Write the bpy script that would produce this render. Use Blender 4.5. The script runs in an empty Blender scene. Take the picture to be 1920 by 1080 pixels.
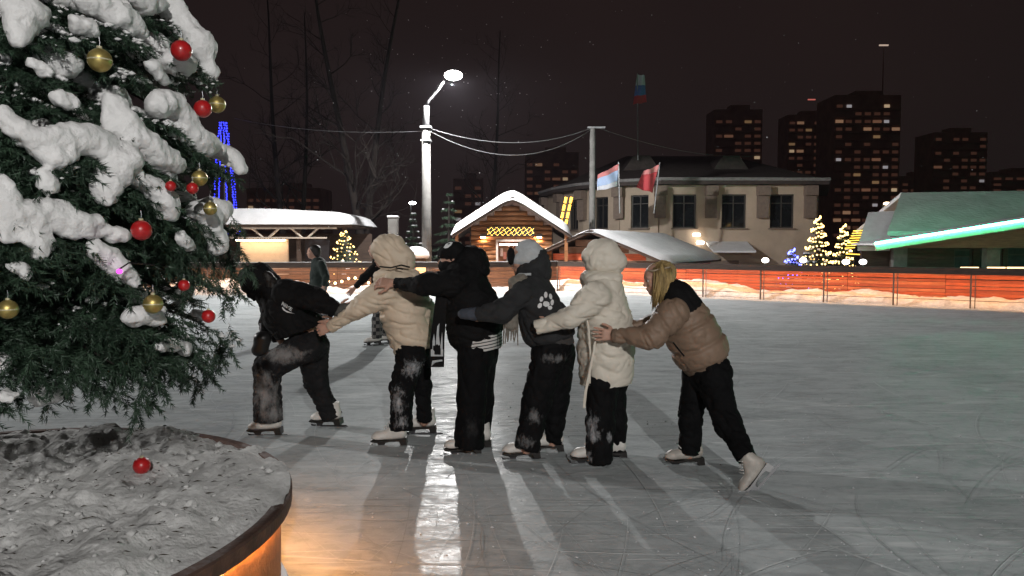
import bpy, math, random
import numpy as np
from mathutils import Vector, Matrix
from mathutils.bvhtree import BVHTree

# ---------------------------------------------------------------- camera
SC = bpy.context.scene
COL = SC.collection
FPX, CAMZ, HORIZ = 1450.0, 1.65, 458.0
PITCH = math.atan((540.0 - HORIZ) / FPX)
cam_data = bpy.data.cameras.new('camera')
cam_data.sensor_width = 36.0
cam_data.lens = FPX / 1920.0 * 36.0
cam_data.clip_start = 0.05
cam_data.clip_end = 3000.0
camera = bpy.data.objects.new('camera', cam_data)
COL.objects.link(camera)
camera.location = (0, 0, CAMZ)
camera.rotation_euler = (math.pi / 2 - PITCH, 0, 0)
SC.camera = camera

# ---------------------------------------------------------------- night sky over a lit town, exposure
world = bpy.data.worlds.new('World')
SC.world = world
world.use_nodes = True
wn = world.node_tree.nodes
wl = world.node_tree.links
bg = wn['Background']
wtc = wn.new('ShaderNodeTexCoord')
wnoise = wn.new('ShaderNodeTexNoise')
wnoise.inputs['Scale'].default_value = 1.6
wnoise.inputs['Detail'].default_value = 2.0
wramp = wn.new('ShaderNodeValToRGB')
wramp.color_ramp.elements[0].position = 0.3
wramp.color_ramp.elements[0].color = (0.0098, 0.0066, 0.0068, 1)
wramp.color_ramp.elements[1].position = 0.75
wramp.color_ramp.elements[1].color = (0.0165, 0.0100, 0.0094, 1)
wl.new(wtc.outputs['Generated'], wnoise.inputs['Vector'])
wl.new(wnoise.outputs['Fac'], wramp.inputs['Fac'])
wl.new(wramp.outputs['Color'], bg.inputs['Color'])
bg.inputs['Strength'].default_value = 1.0

SC.render.engine = 'CYCLES'
SC.view_settings.view_transform = 'Standard'
SC.view_settings.look = 'None'
SC.view_settings.exposure = 0.0
SC.view_settings.gamma = 1.0
SC.cycles.use_denoising = True
SC.cycles.max_bounces = 5
SC.cycles.diffuse_bounces = 2
SC.cycles.glossy_bounces = 3
SC.cycles.transmission_bounces = 4
SC.cycles.sample_clamp_indirect = 3.0
SC.cycles.caustics_reflective = False
SC.cycles.caustics_refractive = False

# strengths of the lamps the place has (used in their builders below)
RINK_LAMP_W = 6300.0       # the tall lamp behind the skaters
LEFT_LAMP_W = 4200.0       # and on its left side
SIDE_LAMP_W = 4400.0       # the same kind of lamp on the near side of the rink
RIM_LED = 105.0              # planter light line
RAIL_LED = 95.0            # warm line under the fence rail
HAZE = 0.00018               # density of the frosty air
GREEN_LED = 95.0           # green line on the gable

R = math.radians
rng = random.Random(7)
nrng = np.random.default_rng(11)


def P(px, py, d):
    """the point of the place that the photograph shows at pixel (px, py), d metres ahead"""
    r = (px - 960.0) / FPX
    u = (540.0 - py) / FPX
    c, s = math.cos(PITCH), math.sin(PITCH)
    y = c + u * s
    z = -s + u * c
    k = d / y
    return Vector((r * k, d, CAMZ + z * k))


# ---------------------------------------------------------------- materials
MATS = {}


def _nodes(name):
    m = bpy.data.materials.new(name)
    m.use_nodes = True
    nt = m.node_tree
    return m, nt.nodes, nt.links, nt.nodes['Principled BSDF']


def mat(name, col, rough=0.7, var=0.25, scale=6.0, bump=0.0, bscale=60.0, metal=0.0, stretch=(1, 1, 1), col2=None,
        sheen=0.0, detail=5.0, coat=0.0, bdist=0.01, spec=0.5):
    """plain procedural surface: base colour with noisy variation and fine relief"""
    if name in MATS:
        return MATS[name]
    m, n, l, b = _nodes(name)
    tc = n.new('ShaderNodeTexCoord')
    mp = n.new('ShaderNodeMapping')
    mp.inputs['Scale'].default_value = stretch
    l.new(tc.outputs['Object'], mp.inputs['Vector'])
    nz = n.new('ShaderNodeTexNoise')
    nz.inputs['Scale'].default_value = scale
    nz.inputs['Detail'].default_value = detail
    nz.inputs['Roughness'].default_value = 0.6
    l.new(mp.outputs['Vector'], nz.inputs['Vector'])
    rp = n.new('ShaderNodeValToRGB')
    c2 = col2 if col2 else tuple(max(0, c * (1 - var)) for c in col)
    c1 = col if col2 else tuple(min(1, c * (1 + var * 0.6)) for c in col)
    rp.color_ramp.elements[0].position = 0.32
    rp.color_ramp.elements[0].color = (*c2, 1)
    rp.color_ramp.elements[1].position = 0.68
    rp.color_ramp.elements[1].color = (*c1, 1)
    l.new(nz.outputs['Fac'], rp.inputs['Fac'])
    l.new(rp.outputs['Color'], b.inputs['Base Color'])
    b.inputs['Roughness'].default_value = rough
    b.inputs['Specular IOR Level'].default_value = spec
    b.inputs['Metallic'].default_value = metal
    if sheen:
        b.inputs['Sheen Weight'].default_value = sheen
    if coat:
        b.inputs['Coat Weight'].default_value = coat
    if bump:
        nb = n.new('ShaderNodeTexNoise')
        nb.inputs['Scale'].default_value = bscale
        nb.inputs['Detail'].default_value = 4.0
        l.new(mp.outputs['Vector'], nb.inputs['Vector'])
        bp = n.new('ShaderNodeBump')
        bp.inputs['Strength'].default_value = bump
        bp.inputs['Distance'].default_value = bdist
        l.new(nb.outputs['Fac'], bp.inputs['Height'])
        l.new(bp.outputs['Normal'], b.inputs['Normal'])
    MATS[name] = m
    return m


def glow(name, col, strength):
    if name in MATS:
        return MATS[name]
    m, n, l, b = _nodes(name)
    b.inputs['Base Color'].default_value = (*[min(1, c) for c in col], 1)
    b.inputs['Emission Color'].default_value = (*col, 1)
    b.inputs['Emission Strength'].default_value = strength
    MATS[name] = m
    return m


def cloth_patches(name, col, patches, pcol=(0.36, 0.365, 0.375), rough=0.85, nscale=34.0, thr=0.5, base_var=0.35):
    """dark cloth with snow rubbed into it at given local spots: (centre, radii)"""
    m, n, l, b = _nodes(name)
    tc = n.new('ShaderNodeTexCoord')
    nz = n.new('ShaderNodeTexNoise')
    nz.inputs['Scale'].default_value = 9.0
    nz.inputs['Detail'].default_value = 6.0
    l.new(tc.outputs['Object'], nz.inputs['Vector'])
    rp = n.new('ShaderNodeValToRGB')
    rp.color_ramp.elements[0].position = 0.3
    rp.color_ramp.elements[1].position = 0.75
    rp.color_ramp.elements[0].color = (*[c * (1 - base_var) for c in col], 1)
    rp.color_ramp.elements[1].color = (*[c * (1 + base_var) for c in col], 1)
    l.new(nz.outputs['Fac'], rp.inputs['Fac'])
    acc = None
    for c, rad in patches:
        mp = n.new('ShaderNodeMapping')
        mp.inputs['Location'].default_value = tuple(-c[i] / rad[i] for i in range(3))
        mp.inputs['Scale'].default_value = tuple(1.0 / rad[i] for i in range(3))
        l.new(tc.outputs['Object'], mp.inputs['Vector'])
        ln = n.new('ShaderNodeVectorMath')
        ln.operation = 'LENGTH'
        l.new(mp.outputs['Vector'], ln.inputs[0])
        mr = n.new('ShaderNodeMapRange')
        mr.inputs['From Min'].default_value = 1.15
        mr.inputs['From Max'].default_value = 0.1
        l.new(ln.outputs['Value'], mr.inputs['Value'])
        if acc is None:
            acc = mr.outputs['Result']
        else:
            mx = n.new('ShaderNodeMath')
            mx.operation = 'MAXIMUM'
            l.new(acc, mx.inputs[0])
            l.new(mr.outputs['Result'], mx.inputs[1])
            acc = mx.outputs['Value']
    if acc is not None:
        n2 = n.new('ShaderNodeTexNoise')
        n2.inputs['Scale'].default_value = nscale
        n2.inputs['Detail'].default_value = 7.0
        n2.inputs['Roughness'].default_value = 0.7
        mps = n.new('ShaderNodeMapping')
        mps.inputs['Scale'].default_value = (1.0, 1.0, 0.55)
        mps.inputs['Rotation'].default_value = (0.0, 0.5, 0.0)
        l.new(tc.outputs['Object'], mps.inputs['Vector'])
        l.new(mps.outputs['Vector'], n2.inputs['Vector'])
        ad = n.new('ShaderNodeMath')
        ad.operation = 'MULTIPLY_ADD'
        l.new(acc, ad.inputs[0])
        ad.inputs[1].default_value = 0.38
        l.new(n2.outputs['Fac'], ad.inputs[2])
        th = n.new('ShaderNodeMapRange')
        th.inputs['From Min'].default_value = thr + 0.16
        th.inputs['From Max'].default_value = thr + 0.46
        l.new(ad.outputs['Value'], th.inputs['Value'])
        mu = n.new('ShaderNodeMath')
        mu.operation = 'MULTIPLY'
        l.new(th.outputs['Result'], mu.inputs[0])
        st = n.new('ShaderNodeMapRange')
        st.inputs['From Min'].default_value = 0.0
        st.inputs['From Max'].default_value = 0.25
        l.new(acc, st.inputs['Value'])
        l.new(st.outputs['Result'], mu.inputs[1])
        mx = n.new('ShaderNodeMix')
        mx.data_type = 'RGBA'
        l.new(mu.outputs['Value'], mx.inputs['Factor'])
        l.new(rp.outputs['Color'], mx.inputs['A'])
        mx.inputs['B'].default_value = (*pcol, 1)
        l.new(mx.outputs['Result'], b.inputs['Base Color'])
    else:
        l.new(rp.outputs['Color'], b.inputs['Base Color'])
    b.inputs['Roughness'].default_value = rough
    b.inputs['Specular IOR Level'].default_value = 0.15
    nb = n.new('ShaderNodeTexNoise')
    nb.inputs['Scale'].default_value = 22.0
    nb.inputs['Detail'].default_value = 5.0
    l.new(tc.outputs['Object'], nb.inputs['Vector'])
    bp = n.new('ShaderNodeBump')
    bp.inputs['Strength'].default_value = 0.5
    bp.inputs['Distance'].default_value = 0.02
    l.new(nb.outputs['Fac'], bp.inputs['Height'])
    l.new(bp.outputs['Normal'], b.inputs['Normal'])
    return m


# ---------------------------------------------------------------- objects and mesh building
def tag(o, label=None, cat=None, group=None, kind=None):
    if label:
        o['label'] = label
    if cat:
        o['category'] = cat
    if group:
        o['group'] = group
    if kind:
        o['kind'] = kind
    return o


def empty(name, loc=(0, 0, 0), rz=0.0):
    o = bpy.data.objects.new(name, None)
    o.empty_display_size = 0.1
    o.location = loc
    o.rotation_euler = (0, 0, rz)
    COL.objects.link(o)
    return o


def link(name, me, m=None, parent=None, loc=None, rot=None, scale=None):
    o = bpy.data.objects.new(name, me)
    COL.objects.link(o)
    if m is not None and len(me.materials) == 0:
        me.materials.append(m)
    if parent is not None:
        o.parent = parent
    if loc is not None:
        o.location = loc
    if rot is not None:
        o.rotation_euler = rot
    if scale is not None:
        o.scale = scale
    return o


def copy_tree(o, parent=None):
    c = o.copy()
    COL.objects.link(c)
    c.parent = parent
    for ch in list(o.children):
        copy_tree(ch, c)
    return c


class MB:
    """collects simple shapes; mesh() makes one mesh of them"""

    def __init__(self):
        self.v, self.f = [], []

    def add(self, vs, fs):
        k = len(self.v)
        self.v += [tuple(x) for x in vs]
        self.f += [tuple(i + k for i in f) for f in fs]
        return self

    def box(self, c, s, rot=None, taper=1.0):
        hx, hy, hz = s[0] / 2, s[1] / 2, s[2] / 2
        vs = []
        for z, t in ((-hz, 1.0), (hz, taper)):
            for x, y in ((-hx, -hy), (hx, -hy), (hx, hy), (-hx, hy)):
                vs.append(Vector((x * t, y * t, z)))
        if rot is not None:
            vs = [rot @ v for v in vs]
        c = Vector(c)
        return self.add([v + c for v in vs],
                        [(3, 2, 1, 0), (4, 5, 6, 7), (0, 1, 5, 4), (1, 2, 6, 5), (2, 3, 7, 6), (3, 0, 4, 7)])

    def tube(self, pts, rad, n=8, cap=True, squash=1.0):
        pts = [Vector(p) for p in pts]
        if not hasattr(rad, '__len__'):
            rad = [rad] * len(pts)
        ring = []
        up = None
        for i, p in enumerate(pts):
            t = (pts[min(i + 1, len(pts) - 1)] - pts[max(i - 1, 0)])
            t = t.normalized() if t.length > 1e-9 else Vector((0, 0, 1))
            if up is None:
                up = Vector((0, 0, 1)) if abs(t.z) < 0.9 else Vector((0, 1, 0))
            a = t.cross(up)
            a = a.normalized() if a.length > 1e-6 else t.orthogonal().normalized()
            b = a.cross(t).normalized()
            up = b
            ring.append([p + (a * math.cos(2 * math.pi * k / n) + b * math.sin(2 * math.pi * k / n) * squash) * rad[i]
                         for k in range(n)])
        vs = [v for r_ in ring for v in r_]
        fs = []
        for i in range(len(pts) - 1):
            for k in range(n):
                a0, a1 = i * n + k, i * n + (k + 1) % n
                fs.append((a0, a1, a1 + n, a0 + n))
        if cap:
            fs.append(tuple(reversed(range(n))))
            fs.append(tuple(range((len(pts) - 1) * n, len(pts) * n)))
        return self.add(vs, fs)

    def lathe(self, prof, c=(0, 0, 0), n=24):
        vs, fs = [], []
        for r_, z in prof:
            for k in range(n):
                a = 2 * math.pi * k / n
                vs.append((c[0] + r_ * math.cos(a), c[1] + r_ * math.sin(a), c[2] + z))
        for i in range(len(prof) - 1):
            for k in range(n):
                a0, a1 = i * n + k, i * n + (k + 1) % n
                fs.append((a0, a1, a1 + n, a0 + n))
        return self.add(vs, fs)

    def sphere(self, c, r_, n=10, m=7, sz=1.0):
        prof = [(max(1e-4, r_ * math.sin(math.pi * i / m)), -r_ * sz * math.cos(math.pi * i / m)) for i in range(m + 1)]
        return self.lathe(prof, c, n)

    def prism(self, poly, h0, h1, axis='z'):
        """polygon extruded; axis z: poly in xy, axis y: poly in xz"""
        n = len(poly)
        vs = []
        for h in (h0, h1):
            for a, b in poly:
                vs.append((a, b, h) if axis == 'z' else ((a, h, b) if axis == 'y' else (h, a, b)))
        fs = [tuple(reversed(range(n))), tuple(range(n, 2 * n))]
        for i in range(n):
            j = (i + 1) % n
            fs.append((i, j, j + n, i + n))
        return self.add(vs, fs)

    def mesh(self, name, smooth=False):
        me = bpy.data.meshes.new(name)
        me.from_pydata(self.v, [], self.f)
        me.update()
        if smooth:
            me.polygons.foreach_set('use_smooth', [True] * len(me.polygons))
        return me

    def build(self, name, m, parent=None, loc=None, rot=None, smooth=False, bevel=0.0):
        o = link(name, self.mesh(name, smooth), m, parent, loc, rot)
        if bevel:
            bv = o.modifiers.new('bevel', 'BEVEL')
            bv.width = bevel
            bv.segments = 2
            bv.limit_method = 'ANGLE'
        return o


# ---------------------------------------------------------------- implicit surfaces (cloth, bodies, snow)
def cap(a, b, ra, rb, sy=1.0, fa=None, fb=None):
    """tapered limb a->b; sy stretches it sideways (world y); fa / fb: flat end with that normal (True = along the limb)"""
    return dict(a=np.array(a, float), b=np.array(b, float), ra=ra, rb=rb, sy=sy, fa=fa, fb=fb)


def ell(c, rx, ry, rz, rot=None):
    return dict(c=np.array(c, float), r=(rx, ry, rz), rot=rot)


def chain(pts, rad, sy=1.0):
    return [cap(pts[i], pts[i + 1], rad[i], rad[i + 1], sy) for i in range(len(pts) - 1)]


def _bounds(p):
    if 'c' in p:
        m = max(p['r'])
        return p['c'] - m, p['c'] + m
    rr = max(p['ra'], p['rb']) * max(1.0, p['sy'])
    return np.minimum(p['a'], p['b']) - rr, np.maximum(p['a'], p['b']) + rr


def implicit(prims, h=0.012, k=0.03, cuts=()):
    """smooth union of prims, cut by half-spaces (point, outward normal); returns verts, quads"""
    lo = np.min([_bounds(p)[0] for p in prims], axis=0) - 3 * h
    hi = np.max([_bounds(p)[1] for p in prims], axis=0) + 3 * h
    n = np.ceil((hi - lo) / h).astype(int) + 1
    g = np.full(n, 1.0, np.float32)
    ax = [lo[i] + np.arange(n[i]) * h for i in range(3)]
    pad = 2.5 * k + 3 * h
    for p in prims:
        bl, bh = _bounds(p)
        i0 = np.clip(np.floor((bl - pad - lo) / h).astype(int), 0, n - 1)
        i1 = np.clip(np.ceil((bh + pad - lo) / h).astype(int) + 1, 1, n)
        X = ax[0][i0[0]:i1[0]].astype(np.float32)[:, None, None]
        Y = ax[1][i0[1]:i1[1]].astype(np.float32)[None, :, None]
        Z = ax[2][i0[2]:i1[2]].astype(np.float32)[None, None, :]
        if 'c' in p:
            x, y, z = X - p['c'][0], Y - p['c'][1], Z - p['c'][2]
            if p['rot'] is not None:
                m = p['rot'].transposed()
                x, y, z = (m[0][0] * x + m[0][1] * y + m[0][2] * z, m[1][0] * x + m[1][1] * y + m[1][2] * z,
                           m[2][0] * x + m[2][1] * y + m[2][2] * z)
            rx, ry, rz = p['r']
            q = np.sqrt((x / rx) ** 2 + (y / ry) ** 2 + (z / rz) ** 2)
            q2 = np.sqrt((x / rx ** 2) ** 2 + (y / ry ** 2) ** 2 + (z / rz ** 2) ** 2)
            d = q * (q - 1.0) / np.maximum(q2, 1e-6)
        else:
            a, b = p['a'], p['b']
            ab = b - a
            L2 = float(ab @ ab) + 1e-12
            x, y, z = X - a[0], Y - a[1], Z - a[2]
            t0 = (x * ab[0] + y * ab[1] + z * ab[2]) / L2
            t = np.clip(t0, 0, 1)
            r_ = p['ra'] + (p['rb'] - p['ra']) * t
            d = np.sqrt((x - t * ab[0]) ** 2 + ((y - t * ab[1]) / p['sy']) ** 2 + (z - t * ab[2]) ** 2) - r_
            for key, pt, sg in (('fa', a, -1), ('fb', b, 1)):
                if p[key] is not None:
                    nn = ab / math.sqrt(L2) * sg if p[key] is True else np.array(p[key], float)
                    nn = nn / np.linalg.norm(nn)
                    pl = (X - pt[0]) * nn[0] + (Y - pt[1]) * nn[1] + (Z - pt[2]) * nn[2]
                    d = np.maximum(d, pl)
        sl = (slice(i0[0], i1[0]), slice(i0[1], i1[1]), slice(i0[2], i1[2]))
        o = g[sl]
        kk = p.get('k', k)
        if kk > 0:
            hh = np.maximum(kk - np.abs(o - d), 0) / kk
            g[sl] = np.minimum(o, d) - hh * hh * kk * 0.25
        else:
            g[sl] = np.minimum(o, d)
    for pt, nn in cuts:
        nn = np.array(nn, float)
        nn /= np.linalg.norm(nn)
        pl = ((ax[0] - pt[0]) * nn[0])[:, None, None] + ((ax[1] - pt[1]) * nn[1])[None, :, None] + ((ax[2] - pt[2]) * nn[2])[None, None, :]
        g = np.maximum(g, pl.astype(np.float32))
    return surface_nets(g, lo, h)


def surface_nets(g, lo, h):
    n = np.array(g.shape)
    s = g < 0
    c = s[:-1, :-1, :-1].astype(np.int8)
    tot = np.zeros_like(c)
    for dx in (0, 1):
        for dy in (0, 1):
            for dz in (0, 1):
                tot += s[dx:n[0] - 1 + dx, dy:n[1] - 1 + dy, dz:n[2] - 1 + dz]
    act = (tot > 0) & (tot < 8)
    idx = np.full(act.shape, -1, np.int64)
    ijk = np.argwhere(act)
    idx[act] = np.arange(len(ijk))
    acc = np.zeros((len(ijk), 3))
    cnt = np.zeros(len(ijk))
    cor = [(dx, dy, dz) for dx in (0, 1) for dy in (0, 1) for dz in (0, 1)]
    val = {q: g[ijk[:, 0] + q[0], ijk[:, 1] + q[1], ijk[:, 2] + q[2]].astype(float) for q in cor}
    for q in cor:
        for a in range(3):
            if q[a] == 0:
                e = list(q)
                e[a] = 1
                e = tuple(e)
                v0, v1 = val[q], val[e]
                m = (v0 < 0) != (v1 < 0)
                t = np.where(m, v0 / np.where(m, v0 - v1, 1), 0)
                pos = np.zeros((len(ijk), 3))
                for b in range(3):
                    pos[:, b] = q[b]
                pos[:, a] += t
                acc += pos * m[:, None]
                cnt += m
    verts = lo + (ijk + acc / np.maximum(cnt, 1)[:, None]) * h
    quads = []
    for a in range(3):
        b, c_ = (a + 1) % 3, (a + 2) % 3
        sl0 = [slice(None)] * 3
        sl1 = [slice(None)] * 3
        sl0[a] = slice(0, n[a] - 1)
        sl1[a] = slice(1, n[a])
        ch = s[tuple(sl0)] != s[tuple(sl1)]
        e = np.argwhere(ch)
        e = e[(e[:, b] > 0) & (e[:, c_] > 0) & (e[:, b] < n[b] - 1) & (e[:, c_] < n[c_] - 1)]
        first = s[e[:, 0], e[:, 1], e[:, 2]]

        def at(ob, oc):
            q = e.copy()
            q[:, b] += ob
            q[:, c_] += oc
            return idx[q[:, 0], q[:, 1], q[:, 2]]
        q4 = np.stack([at(-1, -1), at(0, -1), at(0, 0), at(-1, 0)], 1)
        q4[~first] = q4[~first][:, ::-1]
        quads.append(q4)
    return verts, np.concatenate(quads)


def np_mesh(name, verts, quads, smooth=True):
    me = bpy.data.meshes.new(name)
    nq, k = quads.shape
    me.vertices.add(len(verts))
    me.vertices.foreach_set('co', np.asarray(verts, np.float32).ravel())
    me.loops.add(nq * k)
    me.loops.foreach_set('vertex_index', quads.astype(np.int32).ravel())
    me.polygons.add(nq)
    me.polygons.foreach_set('loop_start', np.arange(0, nq * k, k, dtype=np.int32))
    me.polygons.foreach_set('loop_total', np.full(nq, k, np.int32))
    me.update(calc_edges=True)
    me.validate()
    if smooth:
        me.polygons.foreach_set('use_smooth', np.ones(len(me.polygons), bool))
    return me


def vnormals(v, q):
    fn = np.cross(v[q[:, 2]] - v[q[:, 0]], v[q[:, 3]] - v[q[:, 1]])
    out = np.zeros_like(v)
    for i in range(4):
        np.add.at(out, q[:, i], fn)
    return out / np.maximum(np.linalg.norm(out, axis=1), 1e-12)[:, None]


def relax(v, q, it=2, lam=0.5):
    for _ in range(it):
        s = np.zeros_like(v)
        c = np.zeros(len(v))
        for i in range(4):
            np.add.at(s, q[:, i], v[q[:, (i + 1) % 4]] + v[q[:, (i + 3) % 4]])
            np.add.at(c, q[:, i], 2)
        v = v + (s / np.maximum(c, 1)[:, None] - v) * lam
    return v


def wav(p, freq, seed, n=7):
    """cheap band noise in [-1, 1]"""
    rg = np.random.default_rng(seed)
    out = np.zeros(len(p))
    for _ in range(n):
        d = rg.normal(size=3)
        d /= np.linalg.norm(d)
        f = freq * rg.uniform(0.6, 1.6)
        out += np.sin(p @ d * f + rg.uniform(0, 6.28) + 1.3 * np.sin(p @ rg.normal(size=3) * freq * 0.35 + rg.uniform(0, 6.28)))
    return out / (n ** 0.5) / 1.2


def folds(p, freq, seed, dirn=None, amount=2.5):
    """cloth creases: ridged noise, stretched across dirn"""
    q = p.copy()
    if dirn is not None:
        d = np.array(dirn, float)
        d /= np.linalg.norm(d)
        q = q + np.outer(q @ d, d) * (amount - 1.0)
    w = wav(q, freq, seed)
    return (1.0 - np.minimum(np.abs(w) * 1.5, 1.0)) ** 3 * 1.35


def to_obj(name, vq, m, parent=None, origin=(0, 0, 0)):
    v, q = vq
    me = np_mesh(name, v - np.array(origin), q)
    return link(name, me, m, parent)


# ---------------------------------------------------------------- materials of the place
def ice_material():
    m, n, l, b = _nodes('ice')
    tc = n.new('ShaderNodeTexCoord')

    def noise(scale, detail=5.0, stretch=(1, 1, 1), rot=0.0, rough=0.6, dist=0.0):
        mp = n.new('ShaderNodeMapping')
        mp.inputs['Scale'].default_value = stretch
        mp.inputs['Rotation'].default_value = (0, 0, rot)
        l.new(tc.outputs['Object'], mp.inputs['Vector'])
        z = n.new('ShaderNodeTexNoise')
        z.inputs['Scale'].default_value = scale
        z.inputs['Detail'].default_value = detail
        z.inputs['Roughness'].default_value = rough
        z.inputs['Distortion'].default_value = dist
        l.new(mp.outputs['Vector'], z.inputs['Vector'])
        return z.outputs['Fac']

    def band(fac, a, c, lo=0.0, hi=1.0):
        mr = n.new('ShaderNodeMapRange')
        mr.inputs['From Min'].default_value = a
        mr.inputs['From Max'].default_value = c
        mr.inputs['To Min'].default_value = lo
        mr.inputs['To Max'].default_value = hi
        l.new(fac, mr.inputs['Value'])
        return mr.outputs['Result']

    def math_(op, x, y=None):
        q = n.new('ShaderNodeMath')
        q.operation = op
        for i, s in enumerate((x, y)):
            if s is None:
                continue
            if hasattr(s, 'is_linked'):
                l.new(s, q.inputs[i])
            else:
                q.inputs[i].default_value = s
        return q.outputs['Value']

    def mix(fac, ca, cb):
        q = n.new('ShaderNodeMix')
        q.data_type = 'RGBA'
        l.new(fac, q.inputs['Factor'])
        for key, s in (('A', ca), ('B', cb)):
            if hasattr(s, 'is_linked'):
                l.new(s, q.inputs[key])
            else:
                q.inputs[key].default_value = (*s, 1)
        return q.outputs['Result']

    def lines(scale, rot, stretch, width, seed_shift):
        # long thin cuts left by blades: thin bands where stretched noise crosses one half
        f = noise(scale, 2.0, (stretch, 1.0, 1.0), rot, 0.45, 0.4 + seed_shift)
        dlt = math_('ABSOLUTE', math_('SUBTRACT', f, 0.5))
        return band(dlt, width, 0.0)

    big = noise(0.55, 4.0, (1, 1, 1), 0.3)
    mid = noise(2.3, 6.0, (1, 2.1, 1), 0.25, 0.68, 0.8)
    fine = noise(14.0, 6.0, (1, 1.3, 1), 0.2, 0.7)
    dust = band(math_('ADD', math_('MULTIPLY', mid, 0.62), math_('MULTIPLY', fine, 0.38)), 0.44, 0.62)
    base = mix(band(big, 0.35, 0.68), (0.37, 0.40, 0.41), (0.49, 0.525, 0.535))
    c = mix(math_('MULTIPLY', dust, 0.55), base, (0.62, 0.65, 0.655))
    dark = lines(1.1, 0.9, 0.10, 0.017, 0.1)
    dark2 = lines(0.8, -0.5, 0.12, 0.016, 0.5)
    dark3 = lines(1.6, 1.9, 0.10, 0.014, 0.8)
    white = lines(1.9, 0.25, 0.09, 0.014, 0.3)
    white2 = lines(2.6, -1.1, 0.08, 0.013, 0.7)
    brk = band(noise(1.7, 3.0), 0.42, 0.6)
    drk = math_('MULTIPLY', math_('MAXIMUM', math_('MAXIMUM', dark, dark2), dark3), brk)
    wht = math_('MULTIPLY', math_('MAXIMUM', white, white2), band(noise(1.3, 3.0, (1, 1, 1), 1.0), 0.4, 0.62))
    c = mix(math_('MULTIPLY', drk, 0.45), c, (0.27, 0.285, 0.295))
    c = mix(math_('MULTIPLY', wht, 0.55), c, (0.78, 0.80, 0.80))
    df = n.new('ShaderNodeBsdfDiffuse')
    gl = n.new('ShaderNodeBsdfGlossy')
    l.new(c, df.inputs['Color'])
    rg = band(math_('ADD', math_('MULTIPLY', dust, 0.6), math_('MULTIPLY', mid, 0.4)), 0.1, 0.75, 0.22, 0.46)
    l.new(rg, gl.inputs['Roughness'])
    # thin melt-smoothed ice mirrors a little, powdered ice hardly at all
    ms = n.new('ShaderNodeMixShader')
    l.new(band(dust, 0.0, 0.8, 0.060, 0.015), ms.inputs['Fac'])
    l.new(df.outputs[0], ms.inputs[1])
    l.new(gl.outputs[0], ms.inputs[2])
    l.new(ms.outputs[0], n['Material Output'].inputs['Surface'])
    hgt = math_('ADD', math_('MULTIPLY', fine, 0.5), math_('MULTIPLY', math_('SUBTRACT', wht, drk), 0.5))
    hgt = math_('ADD', hgt, math_('MULTIPLY', noise(3.5, 3.0, (0.6, 1.5, 1), 0.1), 0.45))
    bp = n.new('ShaderNodeBump')
    bp.inputs['Strength'].default_value = 0.5
    bp.inputs['Distance'].default_value = 0.011
    l.new(hgt, bp.inputs['Height'])
    l.new(bp.outputs['Normal'], df.inputs['Normal'])
    l.new(bp.outputs['Normal'], gl.inputs['Normal'])
    n.remove(b)
    return m


M_ICE = ice_material()
M_SNOW = mat('snow', (0.70, 0.71, 0.73), 0.75, 0.10, 3.0, 0.5, 22.0, bdist=0.03)
M_SNOW_OLD = mat('trodden_snow', (0.62, 0.62, 0.62), 0.85, 0.22, 5.0, 0.9, 16.0, bdist=0.03)
M_GROUND = mat('snowy_ground', (0.42, 0.42, 0.44), 0.9, 0.3, 0.4, 0.5, 4.0)
M_SLAT_RED = mat('red_brown_slat', (0.50, 0.10, 0.035), 0.6, 0.35, 3.0, 0.4, 40.0, stretch=(1, 1, 8))
M_SLAT_RED2 = mat('darker_red_slat', (0.36, 0.075, 0.03), 0.65, 0.4, 2.5, 0.4, 40.0, stretch=(1, 1, 8))
M_SLAT_RED3 = mat('faded_red_slat', (0.52, 0.15, 0.06), 0.6, 0.4, 2.0, 0.4, 40.0, stretch=(1, 1, 8))
M_SLAT_BROWN = mat('brown_slat', (0.14, 0.075, 0.045), 0.7, 0.35, 3.0, 0.4, 40.0, stretch=(1, 1, 8))
M_LOG = mat('golden_log', (0.30, 0.135, 0.055), 0.6, 0.35, 2.5, 0.4, 30.0, stretch=(1, 1, 7))
M_DARKWOOD = mat('dark_wood', (0.055, 0.034, 0.024), 0.7, 0.4, 3.0, 0.4, 30.0, stretch=(1, 1, 6))
M_PLASTER = mat('cream_plaster', (0.46, 0.37, 0.285), 0.9, 0.12, 1.2, 0.3, 40.0)
M_BROWNTRIM = mat('brown_trim', (0.21, 0.16, 0.13), 0.8, 0.2)
M_GLASS = mat('dark_window_glass', (0.012, 0.014, 0.016), 0.08, 0.3, 1.5)
M_FRAME = mat('dark_window_frame', (0.05, 0.045, 0.04), 0.5, 0.2)
M_METAL = mat('grey_steel', (0.30, 0.31, 0.32), 0.45, 0.2, 9.0, 0.1, 50.0, metal=0.7)
M_BLACKMETAL = mat('black_metal', (0.018, 0.017, 0.016), 0.5, 0.3, 9.0)
M_POST = mat('weathered_post', (0.20, 0.15, 0.12), 0.7, 0.3, 9.0)
M_DULL = mat('dull_galvanised', (0.055, 0.055, 0.058), 0.7, 0.25, 9.0)
M_CONCRETE = mat('concrete_post', (0.135, 0.132, 0.126), 0.9, 0.25, 5.0, 0.6, 45.0)
M_ROOF = mat('dark_tiles', (0.06, 0.045, 0.042), 0.8, 0.35, 4.0, 0.6, 20.0)
M_TOWER = mat('tower_concrete', (0.48, 0.31, 0.26), 0.9, 0.25, 0.2)
M_BARK = mat('bark', (0.016, 0.011, 0.009), 0.95, 0.4, 6.0, 0.9, 25.0, stretch=(1, 1, 0.3))
M_BLACKPLASTIC = mat('black_plastic', (0.012, 0.012, 0.012), 0.35, 0.3, 9.0)

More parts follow.
